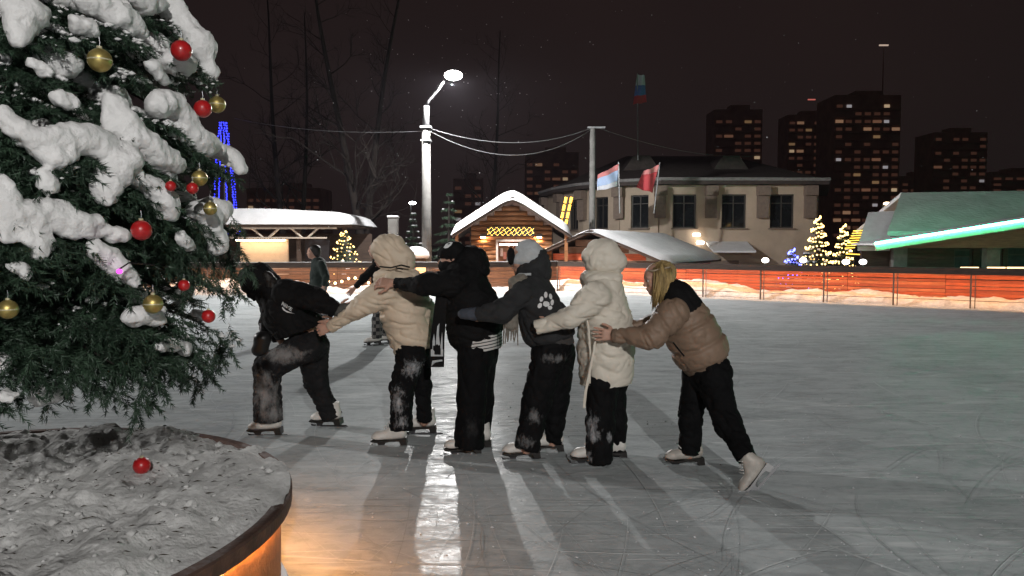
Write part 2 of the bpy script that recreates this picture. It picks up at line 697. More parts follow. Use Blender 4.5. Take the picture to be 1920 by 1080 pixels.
# ---------------------------------------------------------------- ice, ground and banks
EDGE = [Vector((-30.0, 24.2, 0)), Vector((-1.0, 26.1, 0)), Vector((1.6, 27.3, 0)), Vector((13.2, 18.7, 0)), Vector((24.0, 10.7, 0))]


def edge_offset(off):
    out = []
    for i, p in enumerate(EDGE):
        ns = []
        if i > 0:
            t = (p - EDGE[i - 1]).normalized()
            ns.append(Vector((-t.y, t.x, 0)))
        if i < len(EDGE) - 1:
            t = (EDGE[i + 1] - p).normalized()
            ns.append(Vector((-t.y, t.x, 0)))
        nn = sum(ns, Vector((0, 0, 0))).normalized()
        out.append(p + nn * (off / max(0.4, nn.dot(ns[0]))))
    return out


b_ = MB()
e0 = edge_offset(0.35)
b_.add([(p.x, p.y, 0) for p in e0] + [(24, -25, 0), (-30, -25, 0)], [tuple(reversed(range(7)))])
tag(b_.build('ice', M_ICE), kind='structure')

b_ = MB()
G = 1600
b_.add([(-G, -G, -1.3), (G, -G, -1.3), (G, G, -1.3), (-G, G, -1.3)], [(0, 1, 2, 3)])
tag(b_.build('snowy_ground', M_GROUND), kind='structure')

b_ = MB()
rows = [[(p.x, p.y, z) for p in edge_offset(o)] for o, z in ((0.30, -0.5), (0.30, 0.02), (1.9, 0.05), (3.2, -0.3), (7.5, -1.35))]
vs = [v for r_ in rows for v in r_]
fs = []
for i in range(len(rows) - 1):
    for k_ in range(4):
        a0 = i * 5 + k_
        fs.append((a0, a0 + 1, a0 + 6, a0 + 5))
b_.add(vs, fs)
tag(b_.build('embankment', M_SNOW_OLD), kind='structure')


def edge_path(off, step):
    """points along the rink edge at an offset, with the tangent"""
    pts = edge_offset(off)
    out = []
    for i in range(len(pts) - 1):
        d = pts[i + 1] - pts[i]
        L = d.length
        nseg = max(1, int(round(L / step)))
        for s in range(nseg):
            out.append((pts[i] + d * (s / nseg), d / L, i))
    return out


def snow_bank():
    """ploughed snow lying between the fence and the plank wall"""
    us = edge_path(0.0, 0.09)
    nv = 13
    vs = []
    A = np.array([[p.x, p.y, 0] for p, t, i in us])
    ridge = 0.25 + 0.20 * wav(A, 1.15, 5) + 0.10 * wav(A, 3.4, 6)
    ridge = np.clip(ridge, 0.10, 0.72)
    verts = np.zeros((len(us), nv, 3))
    for j in range(nv):
        w = j / (nv - 1)
        off = 0.10 + w * 0.86
        op = edge_offset(off)
        prof = min(1.0, 0.30 + 0.95 * math.sin(min(1.0, w * 1.25) * math.pi * 0.5)) * (1.0 if w > 0 else 0.0)
        for q, (p, t, i) in enumerate(us):
            nn = Vector((-t.y, t.x, 0))
            verts[q, j] = (p.x + nn.x * off, p.y + nn.y * off, ridge[q] * prof + (0.03 if w > 0 else -0.02))
    flat = verts.reshape(-1, 3)
    flat[:, 2] += np.where(flat[:, 2] > 0.02, 0.045 * wav(flat, 9.0, 8) + 0.02 * wav(flat, 24.0, 9), 0)
    q = []
    for a in range(len(us) - 1):
        for c in range(nv - 1):
            k0 = a * nv + c
            q.append((k0, k0 + nv, k0 + nv + 1, k0 + 1))
    me = np_mesh('snow_bank', flat, np.array(q))
    return tag(link('snow_bank', me, M_SNOW_OLD), 'ploughed snow bank lying along the far rink fence', 'snow bank', kind='structure')


snow_bank()


# ---------------------------------------------------------------- rink fences
def fence_section(i0, i1, slat_mat, n_slats, label, wall_label, led_col, led, bay=1.85):
    """open post-and-rail fence with a warm light line under its rail, and a plank wall behind it"""
    root = empty('rink_fence', tuple(EDGE[i0]))
    tag(root, label, 'fence')
    wroot = empty('plank_wall', tuple(EDGE[i0]))
    tag(wroot, wall_label, 'wall')
    o = EDGE[i0]
    f0 = edge_offset(0.06)
    w0 = edge_offset(1.05)
    for i in range(i0, i1):
        A, B = f0[i] - o, f0[i + 1] - o
        d = B - A
        L = d.length
        ang = math.atan2(d.y, d.x)
        nb = int(round(L / bay))
        rot = Matrix.Rotation(ang, 3, 'Z')
        mid = (A + B) / 2
        MB().box((0, 0, 1.02), (L + 0.02, 0.15, 0.045)).build('cap_rail', M_DARKWOOD, root, mid, (0, 0, ang), bevel=0.008)
        MB().box((0, -0.052, 0.932), (L + 0.015, 0.04, 0.128)).build('fascia', M_DARKWOOD, root, mid, (0, 0, ang))
        if i < 2:
            MB().box((0, 0, 1.052), (L, 0.10, 0.018)).build('rail_snow', M_SNOW_OLD, root, mid, (0, 0, ang), bevel=0.006)
        MB().box((0, 0.02, 0.978), (L, 0.04, 0.022)).build('light_strip', glow('rail_led', led_col, led), root, mid, (0, 0, ang))
        for z in (0.74, 0.48, 0.20):
            MB().box((0, 0, z), (L, 0.012, 0.012)).build('rail_bar', M_BLACKMETAL, root, mid, (0, 0, ang))
        pm = MB().box((0, 0, 0.478), (0.035, 0.035, 0.955)).box((0.10, 0, 0.478), (0.02, 0.02, 0.955)).mesh('post')
        for k in range(nb + 1):
            link('post', pm, M_POST, root, A + d * (k / nb), (0, 0, ang))
        # plank wall
        A2, B2 = w0[i] - o, w0[i + 1] - o
        d2 = B2 - A2
        L2 = d2.length
        nb2 = max(1, int(round(L2 / 2.4)))
        bl = L2 / nb2
        hs = 0.93 / n_slats
        sms = []
        for mm_ in ([slat_mat] if slat_mat is not M_SLAT_RED else [M_SLAT_RED, M_SLAT_RED2, M_SLAT_RED3, M_SLAT_RED]):
            sms.append(MB().box((0, 0, 0), (bl - 0.012, 0.03, hs * 0.90)).mesh('slat'))
            sms[-1].materials.append(mm_)
        wp = MB().box((0, 0.06, 0.47), (0.09, 0.09, 1.0)).mesh('post')
        for k in range(nb2):
            c = A2 + d2 * ((k + 0.5) / nb2)
            link('post', wp, M_DARKWOOD, wroot, A2 + d2 * (k / nb2), (0, 0, ang))
            for s in range(n_slats):
                link('slat', rng.choice(sms), None, wroot, c + Vector((0, 0, 0.06 + hs * (s + 0.5) + rng.uniform(-.003, .003))),
                     (rng.uniform(-.03, .03), 0, ang))


fence_section(0, 1, M_SLAT_BROWN, 5, 'black post and rail rink fence in front of the snowy canopy pavilion',
              'wall of wide brown planks behind the left rink fence', (1.0, 0.50, 0.22), RAIL_LED * 0.75)
fence_section(1, 2, M_SLAT_BROWN, 8, 'short black rink fence in front of the gabled log kiosk',
              'dark brown plank wall below the gabled log kiosk', (1.0, 0.50, 0.22), RAIL_LED * 0.12)
fence_section(2, 4, M_SLAT_RED, 10, 'long black post and rail rink fence with orange light line on the right',
              'long red brown slatted wall glowing orange behind the right fence', (1.0, 0.31, 0.075), RAIL_LED)


# ---------------------------------------------------------------- lamps and poles
def rink_lamp(name, base, zc, head, label, watts, group):
    """concrete pole, steel bracket, curved arm and a flat lamp head; head and base in world coordinates"""
    root = empty(name, base)
    tag(root, label, 'street lamp', group)
    b0 = Vector(base)
    H = Vector(head) - b0
    zc = zc - b0.z
    top = Vector((0.02, 0, H.z - 0.85))
    MB().tube([(0, 0, 0), (0, 0, zc * 0.5), (0, 0, zc)], [0.185, 0.165, 0.145], 14).build('pole', M_CONCRETE, root, smooth=True)
    MB().box((0, 0, zc + 0.02), (0.40, 0.40, 0.07)).build('clamp', M_METAL, root, bevel=0.01)
    MB().box((0, 0, zc - 0.45), (0.37, 0.37, 0.06)).build('clamp', M_METAL, root, bevel=0.01)
    MB().tube([(0, 0, zc), (0.01, 0, zc + 0.5), top], [0.13, 0.115, 0.11], 12).build('upper_pole', M_DULL, root, smooth=True)
    hx = Vector((H.x, H.y, 0))
    arm = [top, top + Vector((0, 0, .18)) + hx * .10, top + Vector((0, 0, .48)) + hx * .45, H + Vector((0, 0, .06)) - hx * .18]
    MB().tube(arm, [0.06, 0.05, 0.045, 0.04], 10).build('arm', M_DULL, root, smooth=True)
    # the head looks out over the rink and a little down
    out = (Vector((0, -1, 0)) if b0.y > 0 else Vector((-0.45, 1, 0))).normalized()
    side = out.cross(Vector((0, 0, 1))).normalized()
    dirn = (out * 0.62 + Vector((0, 0, -0.78))).normalized()
    upv = side.cross(dirn).normalized()
    rm = Matrix((side, upv, -dirn)).transposed()
    hm = MB()
    prof = [(0.001, 0.20), (0.14, 0.19), (0.27, 0.13), (0.33, 0.04), (0.33, -0.02), (0.30, -0.02)]
    hm.lathe(prof, n=24)
    hd = hm.build('lamp_head', M_DULL, root, H, rm.to_euler(), smooth=True)
    hd.scale = (1.0, 0.72, 0.8)
    lens = MB().lathe([(0.001, -0.10), (0.16, -0.085), (0.26, -0.045), (0.30, -0.005)], n=24)
    link('lens', lens.mesh('lens', True), glow('lamp_glow', (1.0, 0.97, 0.93), 60.0), hd)
    ld = bpy.data.lights.new('lamp_light', 'SPOT')
    ld.energy = watts
    ld.spot_size = R(178)
    ld.spot_blend = 0.03
    ld.color = (1.0, 0.985, 0.965)
    ld.shadow_soft_size = 0.13
    lo = bpy.data.objects.new('lamp_light', ld)
    COL.objects.link(lo)
    lo.parent = root
    lo.location = H + dirn * 0.24
    lo.rotation_euler = (0, 0, 0)
    return root


pb = P(800, 460, 27.6)
ph = P(850, 141, 26.6)
rink_lamp('street_lamp', (pb.x, pb.y, -0.1), P(800, 240, 27.6).z, ph,
          'tall concrete lamp pole with a dazzling white head behind the skaters', RINK_LAMP_W, 'rink flood lamps')
rink_lamp('street_lamp', (-17.0, 13.5, -0.1), 5.4, (-16.0, 13.3, 7.2),
          'concrete lamp pole on the left side of the rink out of view', LEFT_LAMP_W, 'rink flood lamps')
rink_lamp('street_lamp', (3.2, -10.6, -0.1), 4.6, (2.6, -9.8, 6.4),
          'concrete lamp pole on the near side of the rink out of view', SIDE_LAMP_W, 'rink flood lamps')

b_ = P(1111, 300, 33)
t_ = empty('utility_pole', (b_.x, b_.y, -1.3))
tag(t_, 'slim grey utility pole with a short crossbar beside the plastered building', 'pole')
zt = P(1111, 240, 33).z + 1.3
MB().tube([(0, 0, 0), (0, 0, zt)], [0.16, 0.12], 10).build('pole', M_CONCRETE, t_, smooth=True)
MB().box((0.15, 0, zt + 0.02), (0.75, 0.12, 0.07)).build('crossbar', M_METAL, t_)


def wire(pts, sag, label, r_=0.013):
    a, b = pts
    path = [a.lerp(b, i / 24) - Vector((0, 0, sag * 4 * (i / 24) * (1 - i / 24))) for i in range(25)]
    o = empty('power_line', path[0])
    tag(o, label, 'cable', 'overhead cables')
    MB().tube([p - path[0] for p in path], r_, 5).build('cable', M_METAL, o)


pc = P(806, 246, 27.4)
wire((pc, P(1108, 243, 33)), 0.95, 'lower sagging cable between lamp pole and utility pole')
wire((pc + Vector((0.1, 0, 0.06)), P(1112, 241, 33) + Vector((0, 0, .05))), 0.55, 'upper sagging cable between lamp pole and utility pole')
wire((P(794, 246, 27.5), P(440, 222, 36)), 0.25, 'thin cable running left from the lamp pole into the dark')
wire((P(1125, 241, 33), P(1420, 292, 45)), 0.4, 'thin cable running right from the utility pole over the roof')


# ---------------------------------------------------------------- buildings behind the rink
def wall_panel(parent, A, B, z0, z1, openings, m, th=0.3, name='wall'):
    """upright wall A->B (world xy relative to parent) with real openings (u0, u1, za, zb); returns its angle and axes"""
    d = Vector((B[0] - A[0], B[1] - A[1], 0))
    L = d.length
    ang = math.atan2(d.y, d.x)
    mb = MB()
    us = 0.0
    for u0, u1, za, zb in sorted(openings):
        mb.box(((us + u0) / 2, 0, (z0 + z1) / 2), (u0 - us, th, z1 - z0))
        mb.box(((u0 + u1) / 2, 0, (z0 + za) / 2), (u1 - u0, th, za - z0))
        mb.box(((u0 + u1) / 2, 0, (zb + z1) / 2), (u1 - u0, th, z1 - zb))
        us = u1
    mb.box(((us + L) / 2, 0, (z0 + z1) / 2), (L - us, th, z1 - z0))
    w = mb.build(name, m, parent, (A[0], A[1], 0), (0, 0, ang))
    return w


def window(parent, u0, u1, za, zb, th=0.3, mull=1, glass=None, sill=True, frame=None):
    """glazed window set back in an opening; child of a building in the wall's own frame (given by loc, rot)"""
    fr = MB()
    t = 0.07
    w, h = u1 - u0, zb - za
    cx, cz = (u0 + u1) / 2, (za + zb) / 2
    fr.box((cx, 0.02, za + t / 2), (w - .006, .10, t)).box((cx, 0.02, zb - t / 2), (w - .006, .10, t))
    fr.box((u0 + t / 2 + .003, 0.02, cz), (t, .095, h - 2 * t)).box((u1 - t / 2 - .003, 0.02, cz), (t, .095, h - 2 * t))
    for k in range(mull):
        x = u0 + w * (k + 1) / (mull + 1)
        fr.box((x, 0.02, cz), (t * .8, .085, h - 2 * t))
    fr.box((cx, 0.02, za + h * 0.74), (w - 2 * t - .01, .08, t * .7))
    f = fr.build('window', frame or M_FRAME, parent)
    MB().box((cx, 0.03, cz), (w - t, .012, h - t)).build('pane', glass or M_GLASS, f)
    if sill:
        MB().box((cx, -th / 2 - 0.06, za - 0.035), (w + .16, .14, .06)).build('sill', M_BROWNTRIM, f)
    return f


def place_in(o, wall):
    o.location = wall.location
    o.rotation_euler = wall.rotation_euler


def two_storey():
    root = empty('plaster_building', (11.0, 44.0, -1.3))
    tag(root, 'two storey cream plaster building with a rounded end and dark hipped roof', 'building')
    O = Vector((11.0, 44.0, -1.3))
    pts = []
    for px, d in ((1030, 51.0), (1058, 47.5), (1098, 44.6), (1165, 42.2), (1236, 41.0), (1527, 41.0), (1530, 50.0)):
        p = P(px, 400, d)
        pts.append(Vector((p.x, d, 0)) - Vector((O.x, O.y, 0)))
    z1 = 4.80 + 1.3
    za, zb = 2.50 + 1.3, 4.27 + 1.3
    wins = {1: [(1122, 1143)], 2: [], 3: [(1184, 1217)], 4: [(1259, 1303), (1350, 1396), (1440, 1485)]}
    wins[2] = [(1118, 1143)]
    wins[1] = [(1070, 1088)]
    for i in range(len(pts) - 1):
        A, B = pts[i], pts[i + 1]
        L = (B - A).length
        ops = []
        for a, b in wins.get(i, []):
            us = []
            for px in (a, b):
                # where the sight line through px meets this stretch of wall
                r_ = (px - 960) / FPX
                Aw, Bw = A + O, B + O
                t = (r_ * Aw.y - Aw.x) / ((Bw.x - Aw.x) - r_ * (Bw.y - Aw.y))
                us.append(t * L)
            ops.append((max(.15, us[0]), min(L - .15, us[1]), za, zb))
        w = wall_panel(root, A, B, 0, z1, ops, M_PLASTER)
        for o in ops:
            f = window(root, *o, mull=1)
            place_in(f, w)
        nrm = Vector(((B - A).y, -(B - A).x, 0)).normalized()
        ends = [0.0] if i < 4 else ([0.0, L * 0.325, L * 0.655, L - 0.35] if i == 4 else [])
        if i == 5:
            continue
        for u in ends:
            c = A + (B - A).normalized() * u + nrm * 0.28
            MB().box((0, 0, z1 - 0.95), (0.56, 0.30, 1.65)).box((0, -0.10, z1 - 0.35), (0.62, 0.5, 0.5)).build(
                'bracket', M_BROWNTRIM, root, c, (0, 0, math.atan2((B - A).y, (B - A).x)))
    # hipped roof with an overhanging eave
    cen = sum(pts, Vector((0, 0, 0))) / len(pts)
    ev = []
    for p in pts:
        q = p - Vector((cen.x, cen.y + 3, 0))
        ev.append(p + q.normalized() * 0.75)
    ev.append(Vector((pts[0].x - 0.5, pts[0].y + 6, 0)))
    pts_r = [Vector((p.x, p.y, z1 + 0.18)) for p in ev]
    rid = [Vector((-3.6, 6.5, z1 + 2.55)), Vector((3.2, 6.5, z1 + 2.55))]
    mb = MB()
    n_ = len(pts_r)
    mb.add(pts_r + [p - Vector((0, 0, 0.22)) for p in pts_r] + rid,
           [(i, (i + 1) % n_, n_ + (i + 1) % n_, n_ + i)[::-1] for i in range(n_)] + [tuple(range(n_, 2 * n_))])
    k = 2 * n_
    top = [(0, 1, k), (1, 2, k), (2, 3, k), (3, 4, k), (4, 5, k + 1, k), (5, 6, k + 1), (6, 7, k, k + 1), (7, 0, k)]
    mb.f += top
    rf = mb.build('roof', M_ROOF, root)
    MB().tube([p + Vector((0, 0, 0.05)) for p in pts_r[:-1]], 0.09, 6).build('eave_snow', mat('grey_eave_snow', (.26, .25, .25), .9), rf)
    for px in (1200, 1365):
        c = P(px, 330, 45.0) - O
        zz = z1 + 1.05
        MB().prism([(-1.05, 0), (1.05, 0), (.45, .85), (-.45, .85)], -0.6, 2.6, 'y').build('dormer', M_ROOF, rf, (c.x, c.y, zz))
    # porch roof and door at street level, two wall lamps
    a, b = P(1338, 455, 39.3) - O, P(1418, 455, 39.3) - O
    mb = MB()
    za_ = P(1380, 470, 39.3).z + 1.3
    mb.add([(a.x, a.y, za_), (b.x, b.y, za_), (b.x, -2.9, za_ + .55), (a.x, -2.9, za_ + .55),
            (a.x, a.y, za_ - .1), (b.x, b.y, za_ - .1), (b.x, -2.9, za_ + .4), (a.x, -2.9, za_ + .4)],
           [(0, 1, 2, 3), (7, 6, 5, 4), (0, 4, 5, 1), (1, 5, 6, 2), (2, 6, 7, 3), (3, 7, 4, 0)])
    mb.build('porch_roof', M_SNOW, root)
    MB().box(((a.x + b.x) / 2 - .1, -3.19, 1.05), (1.5, 0.05, 2.1)).build('door', M_BROWNTRIM, root)
    for px, py in ((1306, 440), (1313, 455)):
        c = P(px, py, 40.6) - O
        MB().box((0, 0, 0), (0.40, 0.16, 0.16)).build('wall_lamp', glow('wall_lamp_glow', (1.0, 0.86, 0.70), 9.0), root, c, bevel=.05)


two_storey()


def gable_roof(root, x0, x1, zr, ze, ov, y0, y1, m, snow_t, xr=None):
    """two roof slabs with snow pillows on top, ridge along y"""
    xr = (x0 + x1) / 2 if xr is None else xr
    for side, xe in (('a', x0 - ov), ('b', x1 + ov)):
        sl = (zr - ze) / (xr - (x0 if xe < xr else x1))
        z_e = zr + (xe - xr) * sl
        t = 0.12
        MB().add([(xe, y0, z_e), (xr, y0, zr), (xr, y1, zr), (xe, y1, z_e),
                  (xe, y0, z_e - t), (xr, y0, zr - t), (xr, y1, zr - t), (xe, y1, z_e - t)],
                 [(0, 1, 2, 3), (7, 6, 5, 4), (0, 4, 5, 1), (1, 5, 6, 2), (2, 6, 7, 3), (3, 7, 4, 0)]).build('roof', m, root)
    # snow: one lofted blanket over the ridge
    if snow_t:
        nx, ny = 26, 18
        vs, q = [], []
        xs = np.linspace(x0 - ov - .06, x1 + ov + .06, nx)
        ys = np.linspace(y0 - .05, y1 + .05, ny)
        V = np.zeros((2, nx, ny, 3))
        for i, x in enumerate(xs):
            sl = (zr - ze) / (xr - (x0 if x < xr else x1))
            base = zr + (x - xr) * sl
            for j, y in enumerate(ys):
                ex = min(1.0, min(x - xs[0], xs[-1] - x) / .28)
                ey = min(1.0, min(y - ys[0], ys[-1] - y) / .20)
                hgt = snow_t * math.sqrt(max(0, 1 - (1 - ex) ** 2)) * math.sqrt(max(0, 1 - (1 - ey) ** 2))
                rd = 0.10 * math.exp(-((x - xr) / .25) ** 2)
                V[0, i, j] = (x, y, base + 0.006 + hgt - rd)
                V[1, i, j] = (x, y, base + 0.004)
        f = V.reshape(-1, 3)
        f[:nx * ny, 2] += 0.02 * wav(f[:nx * ny], 3.0, 3)
        for i in range(nx - 1):
            for j in range(ny - 1):
                a = i * ny + j
                q.append((a, a + ny, a + ny + 1, a + 1))
                a += nx * ny
                q.append((a + 1, a + ny + 1, a + ny, a))
        me = np_mesh('roof_snow', f, np.array(q))
        link('roof_snow', me, M_SNOW, root)


def kiosk():
    d = 29.6
    s = d / FPX
    c = P(957, 458, d)
    root = empty('log_kiosk', (c.x, d, -0.6))
    tag(root, 'gabled log kiosk with thick roof snow and a glowing bulb sign', 'kiosk')
    Z = lambda py: P(957, py, d).z + 0.6
    X = lambda px: (px - 957) * s
    x0, x1 = X(884), X(1034)
    ze, zr = Z(424), Z(376)
    wx0, wx1, wz0, wz1 = X(934), X(982), Z(497), Z(453)
    zz, k = 0.0, 0
    hp = 0.185
    while zz < zr - 0.1:
        za = zz + 0.005
        half0, half1 = x0, x1
        if zz > ze:
            fr = (zz + hp - ze) / (zr - ze)
            half0, half1 = x0 + (0 - x0) * fr, x1 + (0 - x1) * fr
        spans = [(half0, half1)]
        if wz0 - .02 < zz + hp / 2 < wz1:
            spans = [(half0, wx0), (wx1, half1)]
        for a, b in spans:
            if b - a > .15:
                MB().tube([(a, 0, zz + hp / 2), (b, 0, zz + hp / 2)], hp * .53, 8).build('log', M_LOG, root, (0, rng.uniform(-.006, .006), 0), smooth=True)
        zz += hp
    MB().box(((x0 + x1) / 2, 1.5, ze / 2), (x1 - x0 - .1, 2.85, ze - .02)).build('back_wall', M_DARKWOOD, root) if False else None
    for a in (x0, x1):
        MB().box((a, 1.5, ze / 2), (.12, 2.9, ze)).build('side_wall', M_DARKWOOD, root)
    MB().box(((x0 + x1) / 2, 3.0, ze / 2), (x1 - x0 - .14, .1, ze)).build('back_wall', M_LOG, root)
    MB().box(((x0 + x1) / 2, 1.5, wz0 - .12), (x1 - x0 - .14, 2.9, .05)).build('counter', M_LOG, root)
    gable_roof(root, x0, x1, zr + .12, ze + .10, 0.68, -0.75, 3.4, M_DARKWOOD, 0.34, xr=X(961))
    for a in (x0 - .52, x1 + .52):
        MB().box((a, -0.55, (ze - .25) / 2), (.12, .12, ze - .25)).build('porch_post', M_LOG, root)
    # serving hatch: frame, shelf, pale goods inside under a small lamp
    fr = MB()
    for bx in (((wx0 - .04), wz0, .08, wz1 - wz0), ((wx1 + .04), wz0, .08, wz1 - wz0)):
        fr.box((bx[0], -0.03, bx[1] + bx[3] / 2), (bx[2], .24, bx[3]))
    fr.box(((wx0 + wx1) / 2, -0.03, wz1 + .04), (wx1 - wx0 + .16, .24, .08))
    hatch = fr.build('hatch_frame', mat('pale_trim', (.5, .42, .37), .7), root)
    MB().box(((wx0 + wx1) / 2, -0.12, wz0 - .035), (wx1 - wx0 + .3, .42, .06)).build('shelf', mat('pale_trim', (.5, .42, .37)), hatch)
    MB().box(((wx0 + wx1) / 2, 1.2, wz1 - .12), (wx1 - wx0 - .1, .25, .05)).build('inside_lamp', glow('inside_lamp', (1.0, .84, .76), 60.0), root)
    for k in range(7):
        MB().box((wx0 + .1 + k * .13, 2.7, wz0 + rng.uniform(.1, .5)), (.11, .1, rng.uniform(.15, .35))).build('goods_box', mat('goods_%d' % (k % 3), [(.6, .5, .45), (.5, .2, .15), (.3, .35, .4)][k % 3]), root)
    # two box lanterns beside the hatch
    for px in (906, 1011):
        lx = X(px)
        ln = MB().box((lx, -0.16, Z(442)), (.20, .12, .10)).build('wall_lantern', M_BLACKMETAL, root)
        MB().box((lx, -0.16, Z(442) - .065), (.16, .09, .03)).build('lantern_bulb', glow('lantern', (1.0, .55, .25), 190.0), ln)
    # bulb garland in letter-like zigzags on a dark board
    sgn = MB().box((X(957.5), -0.14, Z(434)), (X(1002) - X(913), .05, .36)).build('sign_board', M_BLACKMETAL, root)
    bm = MB()
    for row in range(3):
        for k in range(40):
            u = k / 39
            x = X(915) + (X(1000) - X(915)) * u
            z = Z(434) + (row - 1) * 0.105 + 0.045 * math.sin(k * 1.35 + row * 1.9)
            bm.sphere((x, -0.185, z), 0.0125, 6, 4)
    bm.build('sign_bulbs', glow('amber_bulb', (1.0, .60, .12), 7.0), sgn)['kind'] = 'stuff'


kiosk()


def low_shed():
    """low red-brown shed right of the kiosk, gable towards the rink, ridge running away to the right"""
    a = P(1113, 436, 29.0)
    root = empty('plank_shed', (a.x, a.y, -1.3), -R(26))
    tag(root, 'low red brown plank shed with a broad snowy roof right of the kiosk', 'shed')
    zr, ze = a.z + 1.3, a.z + 1.3 - 1.02
    k, n_ = 0, 13
    hp = zr / n_
    for i in range(n_):
        zc = hp * (i + .5)
        w = 2.55 if zc < ze else 2.55 * (zr - zc - hp * .4) / (zr - ze)
        if w > .1:
            MB().box((0, 0, zc), (2 * w, .05, hp * .93)).build('plank', M_SLAT_BROWN if i % 3 else M_SLAT_RED, root)
    for s in (-1, 1):
        MB().box((s * 2.5, 4.4, ze / 2), (.1, 8.7, ze - .05)).build('side_wall', mat('pink_wall', (.45, .16, .14), .7), root)
    gable_roof(root, -2.6, 2.6, zr + .1, ze + .06, 0.35, -0.45, 9.2, M_DARKWOOD, 0.13)
    bl = MB().box((2.62, 1.9, ze - .12), (.1, .9, .07)).build('eave_light', glow('eave_light', (1.0, .80, .70), 14.0), root)


low_shed()


def canopy():
    d = 30.0
    root = empty('canopy_pavilion', (-12.0, d, -0.6))
    tag(root, 'open pavilion with steel trusses under a flat roof of deep snow', 'pavilion')
    Z = lambda py: P(960, py, d).z + 0.6
    X = lambda px: (px - 960) / FPX * d + 12.0
    xr, xl = X(664), -8.0
    # roof deck and the deep rounded snow slab
    MB().box(((xl + xr) / 2, 2.0, Z(424)), (xr - xl, 4.6, .10)).build('roof', M_DARKWOOD, root)
    nx, ny = 60, 14
    V = np.zeros((2, nx, ny, 3))
    for i, x in enumerate(np.linspace(xl - .1, xr + .14, nx)):
        for j, y in enumerate(np.linspace(-.45, 4.5, ny)):
            ex = min(1.0, (xr + .14 - x) / .95)
            ey = min(1.0, min(y + .45, 4.5 - y) / .22)
            hg = (.55 + .07 * math.sin(x * .8)) * math.sqrt(max(0, 1 - (1 - ex) ** 2)) * math.sqrt(max(0, 1 - (1 - ey) ** 2))
            V[0, i, j] = (x, y, Z(424) + .06 + hg)
            V[1, i, j] = (x, y, Z(424) + .056)
    q = []
    for i in range(nx - 1):
        for j in range(ny - 1):
            a = i * ny + j
            q.append((a, a + ny, a + ny + 1, a + 1))
            a += nx * ny
            q.append((a + 1, a + ny + 1, a + ny, a))
    link('roof_snow', np_mesh('roof_snow', V.reshape(-1, 3), np.array(q)), M_SNOW, root)
    # front truss: chords and slanted webs
    zt, zb = Z(428), Z(446)
    truss = empty('truss')
    truss.parent = root
    pale = mat('pale_steel', (.42, .37, .31), .5, .2)
    MB().box(((xl + xr) / 2 - .3, -.2, zt), (xr - xl - .6, .1, .07)).build('chord', pale, truss)
    MB().box(((xl + xr) / 2 - .5, -.2, zb), (xr - xl - 1.0, .1, .06)).build('chord', pale, truss)
    x = X(430)
    while x > xl + .5:
        x -= 1.5
    while x < xr - .6:
        for sgn in (-1, 1):
            MB().tube([(x + sgn * .10, -.2, zb), (x + sgn * .52, -.2, zt)], .045, 6).build('web', pale, truss)
        x += 1.5
    for x in (xl + .3, X(560), xr - .35):
        MB().box((x, .1, Z(424) / 2), (.16, .16, Z(424))).build('post', M_DARKWOOD, root)
    # pale roller panel in the back wall, darker bays beside it
    MB().box(((xl + xr) / 2, 3.9, Z(436) / 2), (xr - xl, .12, Z(436))).build('back_wall', M_DARKWOOD, root)
    pn = MB().box((0, 0, 0), (X(537) - X(446), .08, 1.65)).build('shutter_panel', mat('pale_shutter', (.62, .47, .33), .7, .08), root, ((X(537) + X(446)) / 2, .35, Z(449) - .82))
    for k in range(6):
        MB().box((0, -.045, -.7 + k * .27), (X(537) - X(446) - .04, .016, .25)).build('slat', mat('pale_shutter', (.62, .47, .33)), pn)
    MB().box((X(540) + 1.0, .6, Z(449) - .8), (.95, .08, 1.6)).build('dark_board', mat('dark_board', (.02, .02, .03), .6), root)
    MB().box((X(490), -.05, zb - .09), (1.9, .12, .05)).build('lamp_tube', glow('tube_lamp', (1.0, .72, .45), 22.0), root)


canopy()


